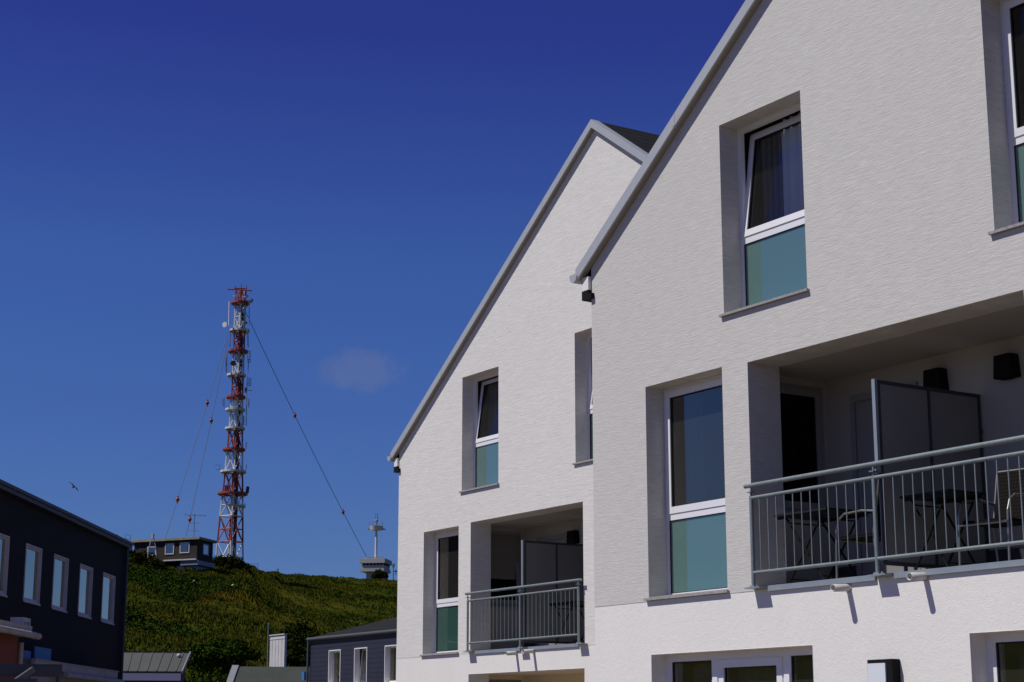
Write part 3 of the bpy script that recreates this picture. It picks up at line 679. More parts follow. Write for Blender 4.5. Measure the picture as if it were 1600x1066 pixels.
mb.quad(DB(dc, 0, 0), DB(dc, 12, 0), DB(dc, 12, ZR), DB(dc, 0, ZR)); mb.quad(DB(dc-17, 0, 0), DB(dc-17, 12, 0), DB(dc-17, 12, ZR), DB(dc-17, 0, ZR)); mb.quad(DB(dc-17, 12, 0), DB(dc, 12, 0), DB(dc, 12, ZR), DB(dc-17, 12, ZR))
mb.build('wall', 'darkclad', dark, fix=False)
for a, b in ds:
    f = MB(); t = .035
    for q in ((a, a+t, zb, zt), (b-t, b, zb, zt), (a+t, b-t, zt-t, zt), (a+t, b-t, zb, zb+t)): f.box(q[0], q[1], -.02, RV, q[2], q[3], T0)
    w = f.build('window', 'oldwhite', dark)
    s = MB(); u = .055; A0, A1, Z0, Z1 = a+t, b-t, zb+t, zt-t
    for q in ((A0, A0+u, Z0, Z1), (A1-u, A1, Z0, Z1), (A0+u, A1-u, Z1-u, Z1), (A0+u, A1-u, Z0, Z0+u*1.3)): s.box(q[0], q[1], RV-.09, RV-.02, q[2], q[3], T0)
    s.build('sash', 'oldwhite', w)
    s = MB(); s.box(A0+u, A1-u, RV-.05, RV-.035, Z0+u*1.3, Z1-u, T0); s.build('pane', 'glass', w)
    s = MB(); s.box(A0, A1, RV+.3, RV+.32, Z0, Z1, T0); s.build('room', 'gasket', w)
    s = MB(); s.box(a-.02, b+.02, -.05, -.0205, zb-.03, zb+.005, T0); s.build('window_sill', 'oldwhite', w)
ro = MB(); ro.box(dc-17.4, dc+.06, -.16, 12.1, ZR, ZR+.08, T0); ro.build('roof', 'darkmetal', dark)
ro = MB(); ro.box(dc-17.4, dc+.08, -.19, -.16, ZR-.03, ZR+.14, T0); ro.box(dc+.06, dc+.10, -.16, 12.1, ZR-.03, ZR+.14, T0); ro.box(dc-17.4, dc+.09, -.25, -.19, ZR+.07, ZR+.15, T0); ro.build('fascia', 'darktrim', dark)
dp = MB(); dp.tube(DB(dc-.15, -.08, 0), DB(dc-.15, -.08, ZR), .05); dp.build('downpipe', 'darkmetal', dark)
# chimney flue on its roof
p = onwall(181, 845, LAT+1.5)
v = MB(); v.tube(DB(p[0], 1.5, ZR+.08), DB(p[0], 1.5, p[1]), .07, n=8); v.tube(DB(p[0], 1.5, p[1]), DB(p[0], 1.5, p[1]+.05), .14, .14, 8); v.tube(DB(p[0], 1.5, p[1]+.12), DB(p[0], 1.5, p[1]+.22), .12, .05, 8); v.tube(DB(p[0], 1.5, p[1]+.04), DB(p[0], 1.5, p[1]+.13), .05, n=6); v.build('roof_vent', 'antgrey', dark)

def lane(name, lat, x0y, x1y, zlo_y, m, label, cat): pass
# rust red annex in front of the dark building, with a pale fascia and gutter
la = 11.3
T1 = TW(la-LAT)
d1, z1 = onwall(50, 989.5, la); d0 = d1-7; dcw, _ = onwall(27, 1030, la+.35)
an = thing('annex', DB(d1-6, la-LAT+.6, 0), 'low rust red annex with pale fascia and gutter at the bottom left corner', 'annex')
b = MB(); b.box(d0, dcw, .35, 1.65, 0, z1-.05, T1); b.build('wall', 'rust', an)
b = MB(); b.box(d0, d1, 0, 1.68, z1-.02, z1+.15, T1); b.build('roof_fascia', 'beige', an)
b = MB(); b.tube(DB(d0, la-LAT-.09, z1-.06), DB(d1+.25, la-LAT-.09, z1-.06), .075, n=14)
for k in range(6): b.tube(DB(d1-.1-k*1.1, la-LAT-.09, z1-.06), DB(d1-.06-k*1.1, la-LAT-.09, z1-.06), .083, n=14)
b.build('gutter', 'beige', an)
b = MB(); b.tube(DB(dcw+.06, la-LAT+.3, 0), DB(dcw+.06, la-LAT+.3, z1-.2), .06); b.build('downpipe', 'beige', an)
# white framed hatch on the annex roof, blue reflection painted as pane colour
p = onwall(42, 972, la+.4)
vv = thing('roof_hatch', DB(p[0], la+.4-LAT, z1+.15), 'small white framed hatch with a painted blue reflection on the annex roof', 'hatch')
T2 = TW(la+.4-LAT); hh = .25; ww = .6
b = MB()
for q in ((-ww/2, -ww/2+.1, 0, hh), (ww/2-.06, ww/2, 0, hh), (-ww/2+.1, ww/2-.06, hh-.09, hh), (-.04, .03, 0, hh-.09)): b.box(p[0]+q[0], p[0]+q[1], 0, .3, z1+.151+q[2], z1+.15+q[3], T2)
b.build('hatch_frame', 'oldwhite', vv)
b = MB(); b.box(p[0]-ww/2+.1, p[0]+ww/2-.06, .05, .08, z1+.151, z1+.15+hh-.09, T2); b.build('pane', 'blue', vv)
# low wing along the foot of the dark building
lw = 12.2
T3 = TW(lw-LAT); da, za = onwall(55, 1030, lw); db_, zb_ = onwall(184, 1052, lw)
zz = (onwall(60, 1030, lw)[1]+onwall(180, 1048, lw)[1])/2-.24
wg = thing('low_wing', DB((da+db_)/2, lw-LAT+.3, 0), 'low wing with panelled pale fascia and ribbed gutter under the dark building', 'annex')
b = MB(); b.box(da, db_, .3, .78, 0, zz, T3); b.build('wall', 'beige', wg)
b = MB(); b.box(da, db_, 0, .78, zz+.001, zz+.21, T3)
k = da+1.3
while k < db_: b.box(k, k+.03, -.012, -.001, zz+.01, zz+.20, T3); k += 1.9
b.box(da, db_+.05, -.03, .78, zz+.211, zz+.24, T3); b.build('fascia', 'beige', wg)
b = MB(); b.tube(DB(da+2.6, lw-LAT-.1, zz-.07), DB(db_+.2, lw-LAT-.1, zz-.07), .07, n=14); k = da+3
while k < db_: b.tube(DB(k, lw-LAT-.1, zz-.07), DB(k+.06, lw-LAT-.1, zz-.07), .08, n=14); k += 1.2
b.build('gutter', 'beige', wg)
# blue panels standing on the low roofs
for i, (x0, x1, yt, yb, lab) in enumerate(((55.5, 80, 1010, 1029, 'bright blue square board standing on the low wing roof'), (31, 48.5, 1015, 1025, 'smaller dull blue board beside the downpipe of the rust red annex'))):
    l = 12.7; a = onwall(x0, yt, l); c = onwall(x1, (yt+yb)/2, l); lo_ = zz+.3 if i == 0 else 1.0
    b = MB(); b.box(a[0], c[0], l-LAT, l-LAT+.05, max(lo_, 0), a[1], T0)
    o = solo(b, 'blue_board', 'blue', DB(a[0], l-LAT, max(lo_, 0)), lab, 'board', None)
b = MB(); a = onwall(30, 1026, 12.3); c = onwall(50, 1026, 12.3)
b.box(a[0], c[0], 12.3-LAT, 12.3-LAT+.35, 0, a[1], T0); solo(b, 'bin_store', 'darkmetal', DB(a[0], 12.3-LAT, 0), 'dark box wall between the rust red annex and the low wing', 'enclosure')
# dark steel canopy, nearer
cp = thing('canopy', at(40, 1066, 34)*1.0, 'dark metal canopy with sloping brace at the very bottom left', 'canopy')
cp.location.z = 0; cp['_o'] = tuple(cp.location)
c0, c1 = at(-60, 1050, 34), at(97, 1048, 34); dv = (c1-c0).normalized(); dv.z = 0; nv = Vector((-dv.y, dv.x, 0)); zc = (at(0, 1043, 34).z+at(97, 1040, 34).z)/2
def beam(mb, p, q, w, h):
    d = (q-p).normalized(); s = d.cross(Vector((0, 0, 1))).normalized(); u = s.cross(d)
    mb.add([P+s*(i*w/2)+u*(j*h/2) for P in (p, q) for i, j in ((-1, -1), (1, -1), (1, 1), (-1, 1))], [(0, 1, 2, 3), (4, 7, 6, 5), (0, 4, 5, 1), (1, 5, 6, 2), (2, 6, 7, 3), (3, 7, 4, 0)])
b = MB(); beam(b, Vector((c0.x, c0.y, zc-.09)), Vector((c1.x, c1.y, zc-.09)), .12, .18); b.build('front_beam', 'darkmetal', cp)
b = MB(); b.prism([Vector((c0.x, c0.y, zc+.003)), Vector((c1.x, c1.y, zc+.003)), Vector((c1.x, c1.y, zc+.003))+nv*1.6, Vector((c0.x, c0.y, zc+.003))+nv*1.6], (0, 0, .04)); b.build('canopy_roof', 'darkmetal', cp)
b = MB(); beam(b, at(20, 1068, 33.6), at(52, 1046, 33.8), .08, .10); b.build('brace', 'darktrim', cp)
b = MB(); beam(b, at(-60, 1064, 33.5), at(58, 1063, 33.5), .08, .06); b.build('lower_rail', 'darkmetal', cp)
for x in (-50, 92):
    q = at(x, 1050, 34); b = MB(); b.tube((q.x, q.y, 0), (q.x, q.y, zc-.18), .05, n=8); b.build('post', 'darkmetal', cp)

# ---------------------------------------------------------------- sheds, cabinet, blue house
def plane_basis(x0, x1, y, dist):         # a local horizontal axis across the view
    a, b_ = at(x0, y, dist), at(x1, y, dist); u = (b_-a); u.z = 0; u.normalize(); return a, u, Vector((-u.y, u.x, 0))
# grey seamed shed: ridge across, eave toward the camera
D_ = 78
a, u, n_ = plane_basis(185, 296, 1021, D_)
if n_.dot(FW) < 0: n_ = -n_
zr_ = at(240, 1021, D_).z; L0 = at(150, 1021, D_); L1 = at(296, 1021, D_)
ez = at(240, 1051, D_-1.6).z
sh = thing('grey_shed', (L1.x, L1.y, 0), 'shed with grey seamed metal roof and dark red end wall, before the hillside', 'shed')
R0 = Vector((L0.x, L0.y, zr_)); R1 = Vector((L1.x, L1.y, zr_))
E0 = R0-n_*1.7; E0.z = ez; E1 = R1-n_*1.7-u*.35; E1.z = ez
F0 = R0+n_*1.7; F0.z = ez; F1 = R1+n_*1.7-u*.35; F1.z = ez
b = MB(); b.prism([E0, E1, R1, R0], (0, 0, .05)); b.prism([R0, R1, F1, F0], (0, 0, .05)); 
for k in range(9):
    t = k/9+.05; p0 = E0.lerp(E1, t); p1 = R0.lerp(R1, t); beam(b, p0+Vector((0, 0, .062)), p1+Vector((0, 0, .062)), .05, .022)
beam(b, R0+Vector((0, 0, .06)), R1+Vector((0, 0, .06)), .14, .06)
b.build('roof', 'seam', sh)
b = MB(); G0 = E0+n_*.03; G1 = E1+n_*.03; b.prism([G0-Vector((0, 0, .33)), G1-Vector((0, 0, .33)), G1-Vector((0, 0, .03)), G0-Vector((0, 0, .03))], n_*.04); b.build('fascia', 'pvc', sh)
b = MB(); q0 = E0+n_*.15; q1 = E1+n_*.15-u*.02; q2 = F1-n_*.15-u*.02; q3 = F0-n_*.15; rr = R1-u*.1; rl = R0+u*.1
for P in (q0, q1, q2, q3): P.z = 0
zw = ez-.02
b.add([q0, q1, q2, q3]+[Vector((P.x, P.y, zw)) for P in (q0, q1, q2, q3)]+[Vector((rl.x, rl.y, zr_-.05)), Vector((rr.x, rr.y, zr_-.05))], [(0, 1, 5, 4), (2, 3, 7, 6), (1, 2, 6, 9, 5), (3, 0, 4, 8, 7)])
b.build('wall', 'redwood', sh)
b = MB(); beam(b, E1+u*.04+Vector((0, 0, .0)), R1+u*.04+Vector((0, 0, .03)), .05, .14); beam(b, F1+u*.04, R1+u*.04+Vector((0, 0, .03)), .05, .14); b.build('barge_board', 'greytrim', sh)
q = R1-n_*.45-u*.45+Vector((0, 0, -.45*(zr_-ez)/1.7+.12)); b = MB(); b.ball(q, .09); b.tube(q-Vector((0, 0, .2)), q, .03, n=6); b.build('roof_vent', 'oldwhite', sh)
# green roofed shed
D_ = 84
g0 = at(370, 1043, D_+1); g1 = at(500, 1045, D_+1); h0 = at(358, 1075, D_-1.5); u = (g1-g0); u.z = 0; u.normalize()
gz = (g0.z+g1.z)/2; g0.z = g1.z = gz
n_ = Vector((-u.y, u.x, 0)); n_ = n_ if n_.dot(FW) > 0 else -n_
gs = thing('green_shed', (g0.x, g0.y, 0), 'shed with weathered dark green roof and pale left verge, behind the blue grey house corner', 'shed')
e0_ = g0-n_*2.6-u*.3-Vector((0, 0, 1.1)); e1_ = g1-n_*2.6-Vector((0, 0, 1.1)); f0 = g0+n_*2.6-Vector((0, 0, 1.1)); f1 = g1+n_*2.6-Vector((0, 0, 1.1))
b = MB(); b.prism([e0_, e1_, g1, g0], (0, 0, .06)); b.prism([g0, g1, f1, f0], (0, 0, .06)); b.build('roof', 'greenroof', gs)
b = MB(); beam(b, e0_-u*.02+Vector((0, 0, .08)), g0-u*.06+Vector((0, 0, .08)), .30, .10); b.build('verge_board', 'greytrim', gs)
b = MB(); w0, w1, w2, w3 = e0_+n_*.3+u*.3, e1_+n_*.3, f1-n_*.3, f0-n_*.3+u*.3; zz_ = e0_.z+.05
b.add([Vector((P.x, P.y, 0)) for P in (w0, w1, w2, w3)]+[Vector((P.x, P.y, zz_)) for P in (w0, w1, w2, w3)]+[Vector((g0.x, g0.y, gz-.08))+u*.3, Vector((g1.x, g1.y, gz-.08))], [(0, 1, 5, 4), (2, 3, 7, 6), (1, 2, 6, 9, 5), (3, 0, 4, 8, 7)]); b.build('wall', 'redwood', gs)
q = at(477, 1056, D_-2.2); b = MB(); b.box(q.x-.12, q.x+.12, q.y-.12, q.y+.12, q.z-.2, q.z+.17)
solo(b, 'roof_box', 'blue', (q.x, q.y, q.z-.2), 'small blue box on the green roof next to the blue grey house', 'box')
# pale ribbed cabinet and pole behind it
D_ = 92
q0 = at(422, 994, D_); q1 = atY(445, 994, q0.y); u = q1-q0; w_ = Vector((u.x, u.y, 0)).length; u = Vector((u.x, u.y, 0)).normalized(); n_ = Vector((-u.y, u.x, 0)); n_ = n_ if n_.dot(FW) > 0 else -n_
cb = thing('ribbed_cabinet', (q0.x, q0.y, 0), 'tall pale ribbed metal cabinet rising behind the green roof', 'cabinet')
TC = lambda v: Vector((q0.x, q0.y, 0))+u*v.x+n_*v.y+Vector((0, 0, v.z))
z_t = q0.z
b = MB(); b.box(0, w_, 0, .12, 0, z_t, TC); b.build('body', 'oldwhite', cb)
b = MB()
for k in range(4): x = w_*(.18+.21*k); b.box(x-.02, x+.02, -.014, -.001, .3, z_t-.22, TC)
b.box(-.03, w_+.03, -.05, .15, z_t+.001, z_t+.05, TC); b.box(0.01, w_-.01, -.02, -.001, z_t-.2, z_t-.16, TC); b.build('ribs', 'oldwhite', cb)
p = at(419.5, 975, D_); b = MB(); b.tube((p.x, p.y, 0), (p.x, p.y, p.z), .035, .025, 8); b.ball((p.x, p.y, p.z), .035, 8, 6); solo(b, 'pole', 'greytrim', (p.x, p.y, 0), 'thin grey pole standing at the left of the pale cabinet', 'pole')
# blue grey house: facade parallel to the gables
Yb = 19.5
c = atY(485, 997, Yb); ex = c.x; ze = c.z-.06
bh = thing('blue_grey_house', (ex+6, Yb, 0), 'blue grey weatherboarded house with white window surrounds and dark hipped roof', 'house')
bw = []
for xl, xr, yt in ((514.5, 533, 1017), (554.5, 574.5, 1013), (602, 621, 1009), (652, 672, 1004)):
    a, b2 = atY(xl, yt, Yb), atY(xr, yt, Yb); bw.append((a.x, b2.x, a.z))
ztb = sum(k[2] for k in bw)/4; zbb = ztb-1.35; cur = ex; X1b = ex+18
b = MB(); Wb = lambda a, c_, z0, z1: b.quad((a, Yb, z0), (c_, Yb, z0), (c_, Yb, z1), (a, Yb, z1))
for x0, x1, _ in bw: Wb(cur, x0, 0, ze); Wb(x0, x1, 0, zbb); Wb(x0, x1, ztb, ze); cur = x1
Wb(cur, X1b, 0, ze); b.quad((ex, Yb, 0), (ex, Yb+10, 0), (ex, Yb+10, ze), (ex, Yb, ze)); b.quad((X1b, Yb, 0), (X1b, Yb+10, 0), (X1b, Yb+10, ze), (X1b, Yb, ze)); b.quad((ex, Yb+10, 0), (X1b, Yb+10, 0), (X1b, Yb+10, ze), (ex, Yb+10, ze))
b.build('wall', 'bluesiding', bh, fix=False)
for i, (x0, x1, _) in enumerate(bw):
    T = frame_T((x0, Yb, 0), (1, 0, 0), (0, 1, 0)); w = x1-x0
    f = MB(); t = .035
    for q in ((0, t, zbb, ztb), (w-t, w, zbb, ztb), (t, w-t, ztb-t, ztb), (t, w-t, zbb, zbb+t)): f.box(q[0], q[1], -.025, .2, q[2], q[3], T)
    fo = f.build('window', 'pvc', bh); s = MB(); k = .06; tl = .12 if i == 1 else 0
    zs = zbb+t
    def TS(v, T=T, zs=zs, tl=tl): return T(Vector((v.x, v.y+(v.z-zs)*math.sin(tl), v.z)))
    for q in ((t, t+k, zbb+t, ztb-t), (w-t-k, w-t, zbb+t, ztb-t), (t+k, w-t-k, ztb-t-k, ztb-t), (t+k, w-t-k, zbb+t, zbb+t+k)): s.box(q[0], q[1], .14, .19, q[2], q[3], TS)
    s.build('sash', 'pvc', fo); s = MB(); s.box(t+k, w-t-k, .16, .17, zbb+t+k, ztb-t-k, TS); s.build('pane', 'glass', fo)
    s = MB(); s.box(.0, w, .5, .52, zbb, ztb, T); s.build('room', 'room', fo)
    s = MB(); s.box(-.04, w+.04, -.07, -.026, zbb-.04, zbb+.0, T); s.build('window_sill', 'pvc', fo)
O_ = .03; hs = .31
ea = (ex-O_, Yb-O_, ze); eb = (X1b+O_, Yb-O_, ze); ec = (X1b+O_, Yb+10+O_, ze); ed = (ex-O_, Yb+10+O_, ze); r1 = (ex+5, Yb+5, ze+5*hs); r2 = (X1b-5, Yb+5, ze+5*hs)
b = MB(); b.add([Vector(k)+Vector((0, 0, .06)) for k in (ea, eb, ec, ed, r1, r2)], [(0, 1, 5, 4), (1, 2, 5), (2, 3, 4, 5), (3, 0, 4), (0, 3, 2, 1)]); b.build('roof', 'slate', bh)
b = MB(); b.tube((ex-O_-.05, Yb-O_-.05, ze+.0), (X1b, Yb-O_-.05, ze+.0), .07, n=12); b.box(ex-O_, X1b+O_, Yb-O_, Yb-.002, ze-.08, ze+.05); b.build('gutter', 'darktrim', bh)
b = MB(); b.tube((ex-.02, Yb-.08, 0), (ex-.02, Yb-.08, ze-.05), .045, n=10); b.build('downpipe', 'darktrim', bh)

# ---------------------------------------------------------------- hilltop house
D_ = 226
Pm = lambda x, y, d=D_: at(x, y, d)
# front face runs left->right; right end turns away
c1_ = Pm(308.5, 843); c0_ = Pm(210, 850, D_+5.5); u = c1_-c0_; u.z = 0; Lh = u.length; u.normalize(); c2_ = Pm(333, 848, D_+4.2)
v = c2_-c1_; v.z = 0; Wd = v.length; v.normalize()
zt1 = Pm(308.5, 843).z; zb1 = Pm(308.5, 874).z
hh_ = thing('hilltop_house', (c1_.x, c1_.y, zb1-3), 'brown shingled flat roofed house on the hilltop beside the mast', 'house')
def HB(a, b_, z): return Vector((c0_.x, c0_.y, 0))+u*a+v*b_+Vector((0, 0, z))
def hbox(mb, a0, a1, b0, b1, z0, z1): mb.box(a0, a1, b0, b1, z0, z1, lambda q: HB(q.x, q.y, q.z))
sx = Lh/98.5
mb = MB(); hbox(mb, 0, Lh, 0, Wd, zb1-.15, zt1); mb.build('wall', 'shingle', hh_)
mb = MB(); hbox(mb, -.3, Lh+.45, -.35, Wd+.4, zt1+.005, zt1+.30); hbox(mb, Lh*.62, Lh*.7, .6, 1.4, zt1+.301, zt1+.42); mb.build('roof', 'moss', hh_)
mb = MB(); hbox(mb, Lh*.5, Lh+.1, -.45, -.02, zb1-.10, zb1+.06); mb.build('balcony_slab', 'oldwhite', hh_)
mb = MB(); hbox(mb, Lh*.76, Lh+.35, -.25, Wd, zb1-.7, zb1-.151); mb.build('lower_slab', 'greytrim', hh_)
mb = MB(); hbox(mb, Lh*.68, Lh*.98, .1, Wd-.3, zb1-3.4, zb1-.751); mb.build('basement_wall', 'greytrim', hh_)
mb = MB(); hbox(mb, Lh*.70, Lh*.80, .02, .09, zb1-2.0, zb1-.80); mb.build('garage_door', 'oldwhite', hh_)
def hwin(a0, a1, yt, yb, side=False):
    z1 = Pm(280, yt).z; z0 = Pm(280, yb).z; t = .12; mb = MB(); p = MB()
    if not side:
        for q in ((a0, a0+t, z0, z1), (a1-t, a1, z0, z1), (a0+t, a1-t, z1-t, z1), (a0+t, a1-t, z0, z0+t)): hbox(mb, q[0], q[1], -.08, -.005, q[2], q[3])
        hbox(p, a0+t, a1-t, -.03, -.006, z0+t, z1-t)
    else:
        for q in ((a0, a0+t, z0, z1), (a1-t, a1, z0, z1), (a0+t, a1-t, z1-t, z1), (a0+t, a1-t, z0, z0+t)): hbox(mb, Lh+.005, Lh+.08, q[0], q[1], q[2], q[3])
        hbox(p, Lh+.006, Lh+.03, a0+t, a1-t, z0+t, z1-t)
    w = mb.build('window', 'oldwhite', hh_); p.build('pane', 'glassdark', w)
hwin((259-210)*sx, (273-210)*sx, 846.5, 864); hwin((282-210)*sx, (297-210)*sx, 846, 863); hwin((231-210)*sx, (245-210)*sx, 850, 864)
hwin(Wd*.36, Wd*.72, 847, 864, True)
# TV antenna, lattice aerials near it
def tube_thing(name, segs, m, base, label, cat, r=.04):
    b = MB()
    for p, q, rr in segs: b.tube(p, q, rr or r, n=6)
    return solo(b, name, m, base, label, cat)
def seg(x0, y0, x1, y1, d, r=None, d2=None): return (at(x0, y0, d), at(x1, y1, d2 or d), r)
q = at(303, 838, D_+1.5)
S_ = [seg(303, 840, 304, 803, D_+1.5, .05), seg(288, 804.5, 322, 806, D_+1.5, .03), seg(297, 817.5, 311.5, 817.5, D_+1.5, .025), seg(295, 829, 311, 830, D_+1.5, .025)]
for k in range(9): S_.append(seg(290+k*3.9, 802.5+k*.15, 290+k*3.9+.3, 806.5+k*.15, D_+1.5, .015, D_+1.9))
tube_thing('television_antenna', S_, 'antgrey', (q.x, q.y, q.z), 'tall television aerial on the hilltop house roof', 'antenna')
S_ = []; dl = D_-3
for (xa, xb) in ((236.5, 231.5), (241, 244)):
    S_.append(seg(xa, 842, xb, 862, dl, .05)); 
S_ += [seg(239, 834, 239, 842, dl, .16), seg(229, 839, 236, 842, dl, .03), seg(239, 838, 246, 836, dl, .04), seg(236.5, 842, 241, 842, dl, .04), seg(233, 856, 243, 856, dl, .04), seg(236, 846, 243, 856, dl, .03), seg(241.5, 846, 233, 856, dl, .03), seg(233, 856, 241, 866, dl, .03), seg(243, 856, 234, 866, dl, .03), seg(231.5, 862, 231, 872, dl, .05), seg(244, 862, 245, 872, dl, .05)]
q = at(238, 872, dl); tube_thing('lattice_stand', S_, 'oldwhite', q, 'short white lattice stand before the left of the hilltop house', 'antenna')
dl = 224
S_ = [seg(196, 862, 196, 836, dl, .03), seg(203.5, 862, 203.8, 836, dl, .03), seg(196, 836, 203.8, 836, dl, .03), seg(196, 842.5, 203.6, 842.5, dl, .025), seg(196, 849, 203.6, 849, dl, .025)]
q = at(200, 862, dl); tube_thing('metal_frame', S_, 'antgrey', q, 'small empty metal ladder frame on the skyline left of the hilltop house', 'frame')

# ---------------------------------------------------------------- the red and white mast
D_ = 262
mb0 = at(358, 895, D_); base = Vector((mb0.x, mb0.y, terrain(mb0.x, mb0.y)))
mz = lambda y: at(358+(870-y)*.033, y, D_).z
u = Vector((-base.y-12, base.x, 0)).normalized(); u = u if u.dot(RT) > 0 else -u; n_ = Vector((u.y, -u.x, 0)); n_ = n_ if n_.dot(FW) > 0 else -n_
PXM = FPX/(D_*math.cos(PITCH)+0)*1.0
mast = thing('lattice_mast', base, 'tall red and white banded lattice radio mast with round platforms', 'mast')
prof = [(905, 45, 0), (870, 42, -.05), (807, 35.5, .05), (772, 31.5, .12), (737, 27, .18), (703, 24, .22), (670, 20.5, .25), (640, 18.5, .27), (620, 17.5, .28), (587, 17, .3), (549, 17, .3), (517, 16.5, .3), (474, 16.5, .3), (452, 16.5, .3)]
def prof_at(y):
    ys = [-p[0] for p in prof]; return np.interp(-y, ys, [p[1] for p in prof])/PXM, np.interp(-y, ys, [p[2] for p in prof])
bands = [(895, 847, 'mastwhite'), (847, 807, 'mastred'), (807, 772, 'mastwhite'), (772, 737, 'mastred'), (737, 703, 'mastwhite'), (703, 670, 'mastred'), (670, 640, 'mastwhite'), (640, 621, 'mastwhite'), (621, 587, 'mastred'), (587, 549.5, 'mastwhite'), (549.5, 517, 'mastred'), (517, 474, 'mastwhite'), (474, 451, 'mastred')]
rot = math.radians(4)
def corner(y, k):
    w, dx = prof_at(y); a = rot+k*math.pi/2; R_ = w/2
    return base*1.0+u*(dx+R_*math.cos(a))+n_*(R_*math.sin(a))+Vector((0, 0, mz(y)-base.z))
for ya, yb, m_ in bands:
    b = MB(); nn = 2 if ya-yb > 32 and ya < 700 else 1
    r_ = .135 if ya > 700 else .12
    for k in range(4): b.tube(corner(ya, k), corner(yb, k), r_, n=6)
    for j in range(nn):
        y0, y1 = ya+(yb-ya)*j/nn, ya+(yb-ya)*(j+1)/nn; ym = (y0+y1)/2
        for k in range(4):
            k2 = (k+1) % 4
            b.tube(corner(y0, k), corner(y1, k2), r_*.6, n=5); b.tube(corner(y0, k2), corner(y1, k), r_*.6, n=5); b.tube(corner(y0, k), corner(y0, k2), r_*.6, n=5)
            if ya > 800: b.tube(corner(ym, k), corner(ym, k2), r_*.5, n=5)
    b.build('lattice_section', m_, mast)
b = MB()
for dx_, dn, rr in ((.2, 0, .17), (.5, -.1, .08), (.38, .3, .07)):
    p0 = corner(895, 0)*.25+corner(895, 1)*.25+corner(895, 2)*.25+corner(895, 3)*.25; p1 = corner(474, 0)*.25+corner(474, 1)*.25+corner(474, 2)*.25+corner(474, 3)*.25
    b.tube(p0+u*(dx_+.35)+n_*dn, p1+u*dx_+n_*dn, rr, n=6)
for y in np.arange(890, 476, -3.5):
    pc = (corner(y, 0)+corner(y, 1)+corner(y, 2)+corner(y, 3))/4+u*(.45); b.tube(pc-u*.3-n_*.15, pc+u*.25-n_*.15, .035, n=4)
b.build('cable_ladder', 'cable', mast)
plats = [(474, 360, 391.5, 'mastred'), (517, 358, 391, 'mastwhite'), (549.5, 355.5, 388.5, 'mastred'), (586.7, 354, 385, 'mastwhite'), (621, 352.5, 384.5, 'mastred'), (640.7, 351.5, 384, 'mastwhite'), (670, 351, 383.5, 'mastwhite'), (703, 347, 384, 'mastred'), (737.5, 343.5, 385.5, 'mastwhite'), (772, 339, 388, 'mastred'), (791.5, 356, 384, 'mastwhite')]
def mpt(x, y, dn=0): return at(x, y, D_)+n_*dn
for y, xa, xb, m_ in plats:
    c_ = at((xa+xb)/2, y, D_); r_ = (xb-xa)/2/PXM*.98; b = MB(); n = 20
    vs = []
    for (rr, zz2) in ((r_, -.13), (r_, .16), (r_-.1, .16), (r_-.12, -.02), (r_*.45, -.02), (r_*.45, -.13)):
        for i in range(n): t = 6.2832*i/n; vs.append(c_+Vector((rr*math.cos(t), rr*math.sin(t), zz2)))
    b.add(vs, [(k*n+i, k*n+(i+1) % n, ((k+1) % 6)*n+(i+1) % n, ((k+1) % 6)*n+i) for k in range(6) for i in range(n)])
    for i in range(0, n, 2):
        t = 6.2832*i/n; o_ = Vector((math.cos(t), math.sin(t), 0)); b.tube(c_+o_*r_*.97+Vector((0, 0, -.1)), c_+o_*r_*.5+Vector((0, 0, -.75)), .035, n=4)
    b.build('platform', m_, mast)
# top cross arm and aerials
b = MB(); b.tube(mpt(355.4, 452), mpt(394, 454.2), .11, n=6); b.tube(mpt(366, 453, -1), mpt(384, 453.5, -1), .12, n=6); b.tube(mpt(368, 447), mpt(368, 454), .07, n=5); b.tube(mpt(385, 447), mpt(385, 454), .07, n=5); b.tube(mpt(377, 444), mpt(377, 454), .06, n=5); b.build('top_crossarm', 'mastred', mast)
def whip(x0, y0, x1, y1, r=.06, m_='antgrey', dn=-1.2):
    b = MB(); b.tube(mpt(x0, y0, dn), mpt(x1, y1, dn), r, n=5); b.build('antenna_rod', m_, mast)
for a_ in ((358, 511, 358.5, 474, .13, 'mastwhite'), (389, 512, 389.5, 470, .06), (393, 470, 391, 476, .2), (359, 545, 359.5, 520, .08), (387.5, 546, 387, 515, .08), (354, 585, 354.5, 552, .07), (352.5, 583, 353, 560, .05),
           (387, 586, 389.5, 553, .06), (350, 638, 350, 624, .07), (348, 637, 348, 625, .05), (384.5, 668, 386, 590, .06), (388.5, 640, 388.5, 625, .08), (380.5, 668, 381, 652, .08), (384, 704, 384.8, 693, .06), (384, 736, 385, 728, .05), (343.5, 737, 343.5, 727, .05), (336, 729, 342, 728.5, .04), (337, 736, 343, 735, .04), (378, 702, 378, 680, .06)): whip(*a_)
for (x, ya, yb) in ((389, 551, 568), (390, 593, 605)):
    b = MB()
    for k in range(5):
        y = ya+(yb-ya)*k/4; b.tube(mpt(x-3, y, -1), mpt(x+2.5, y, -1), .045, n=4)
    b.tube(mpt(x, ya-1, -1), mpt(x, yb+1, -1), .05, n=5); b.tube(mpt(x-2.6, ya, -1), mpt(x-2.6, yb, -1), .03, n=4); b.tube(mpt(x+2.2, ya, -1), mpt(x+2.2, yb, -1), .03, n=4); b.build('dipole_array', 'antgrey', mast)
b = MB(); b.tube(mpt(383, 612, -1), mpt(394, 612, -1), .05, n=5); b.tube(mpt(384, 608, -1), mpt(384, 616, -1), .2, n=6); b.build('side_arm', 'antgrey', mast)
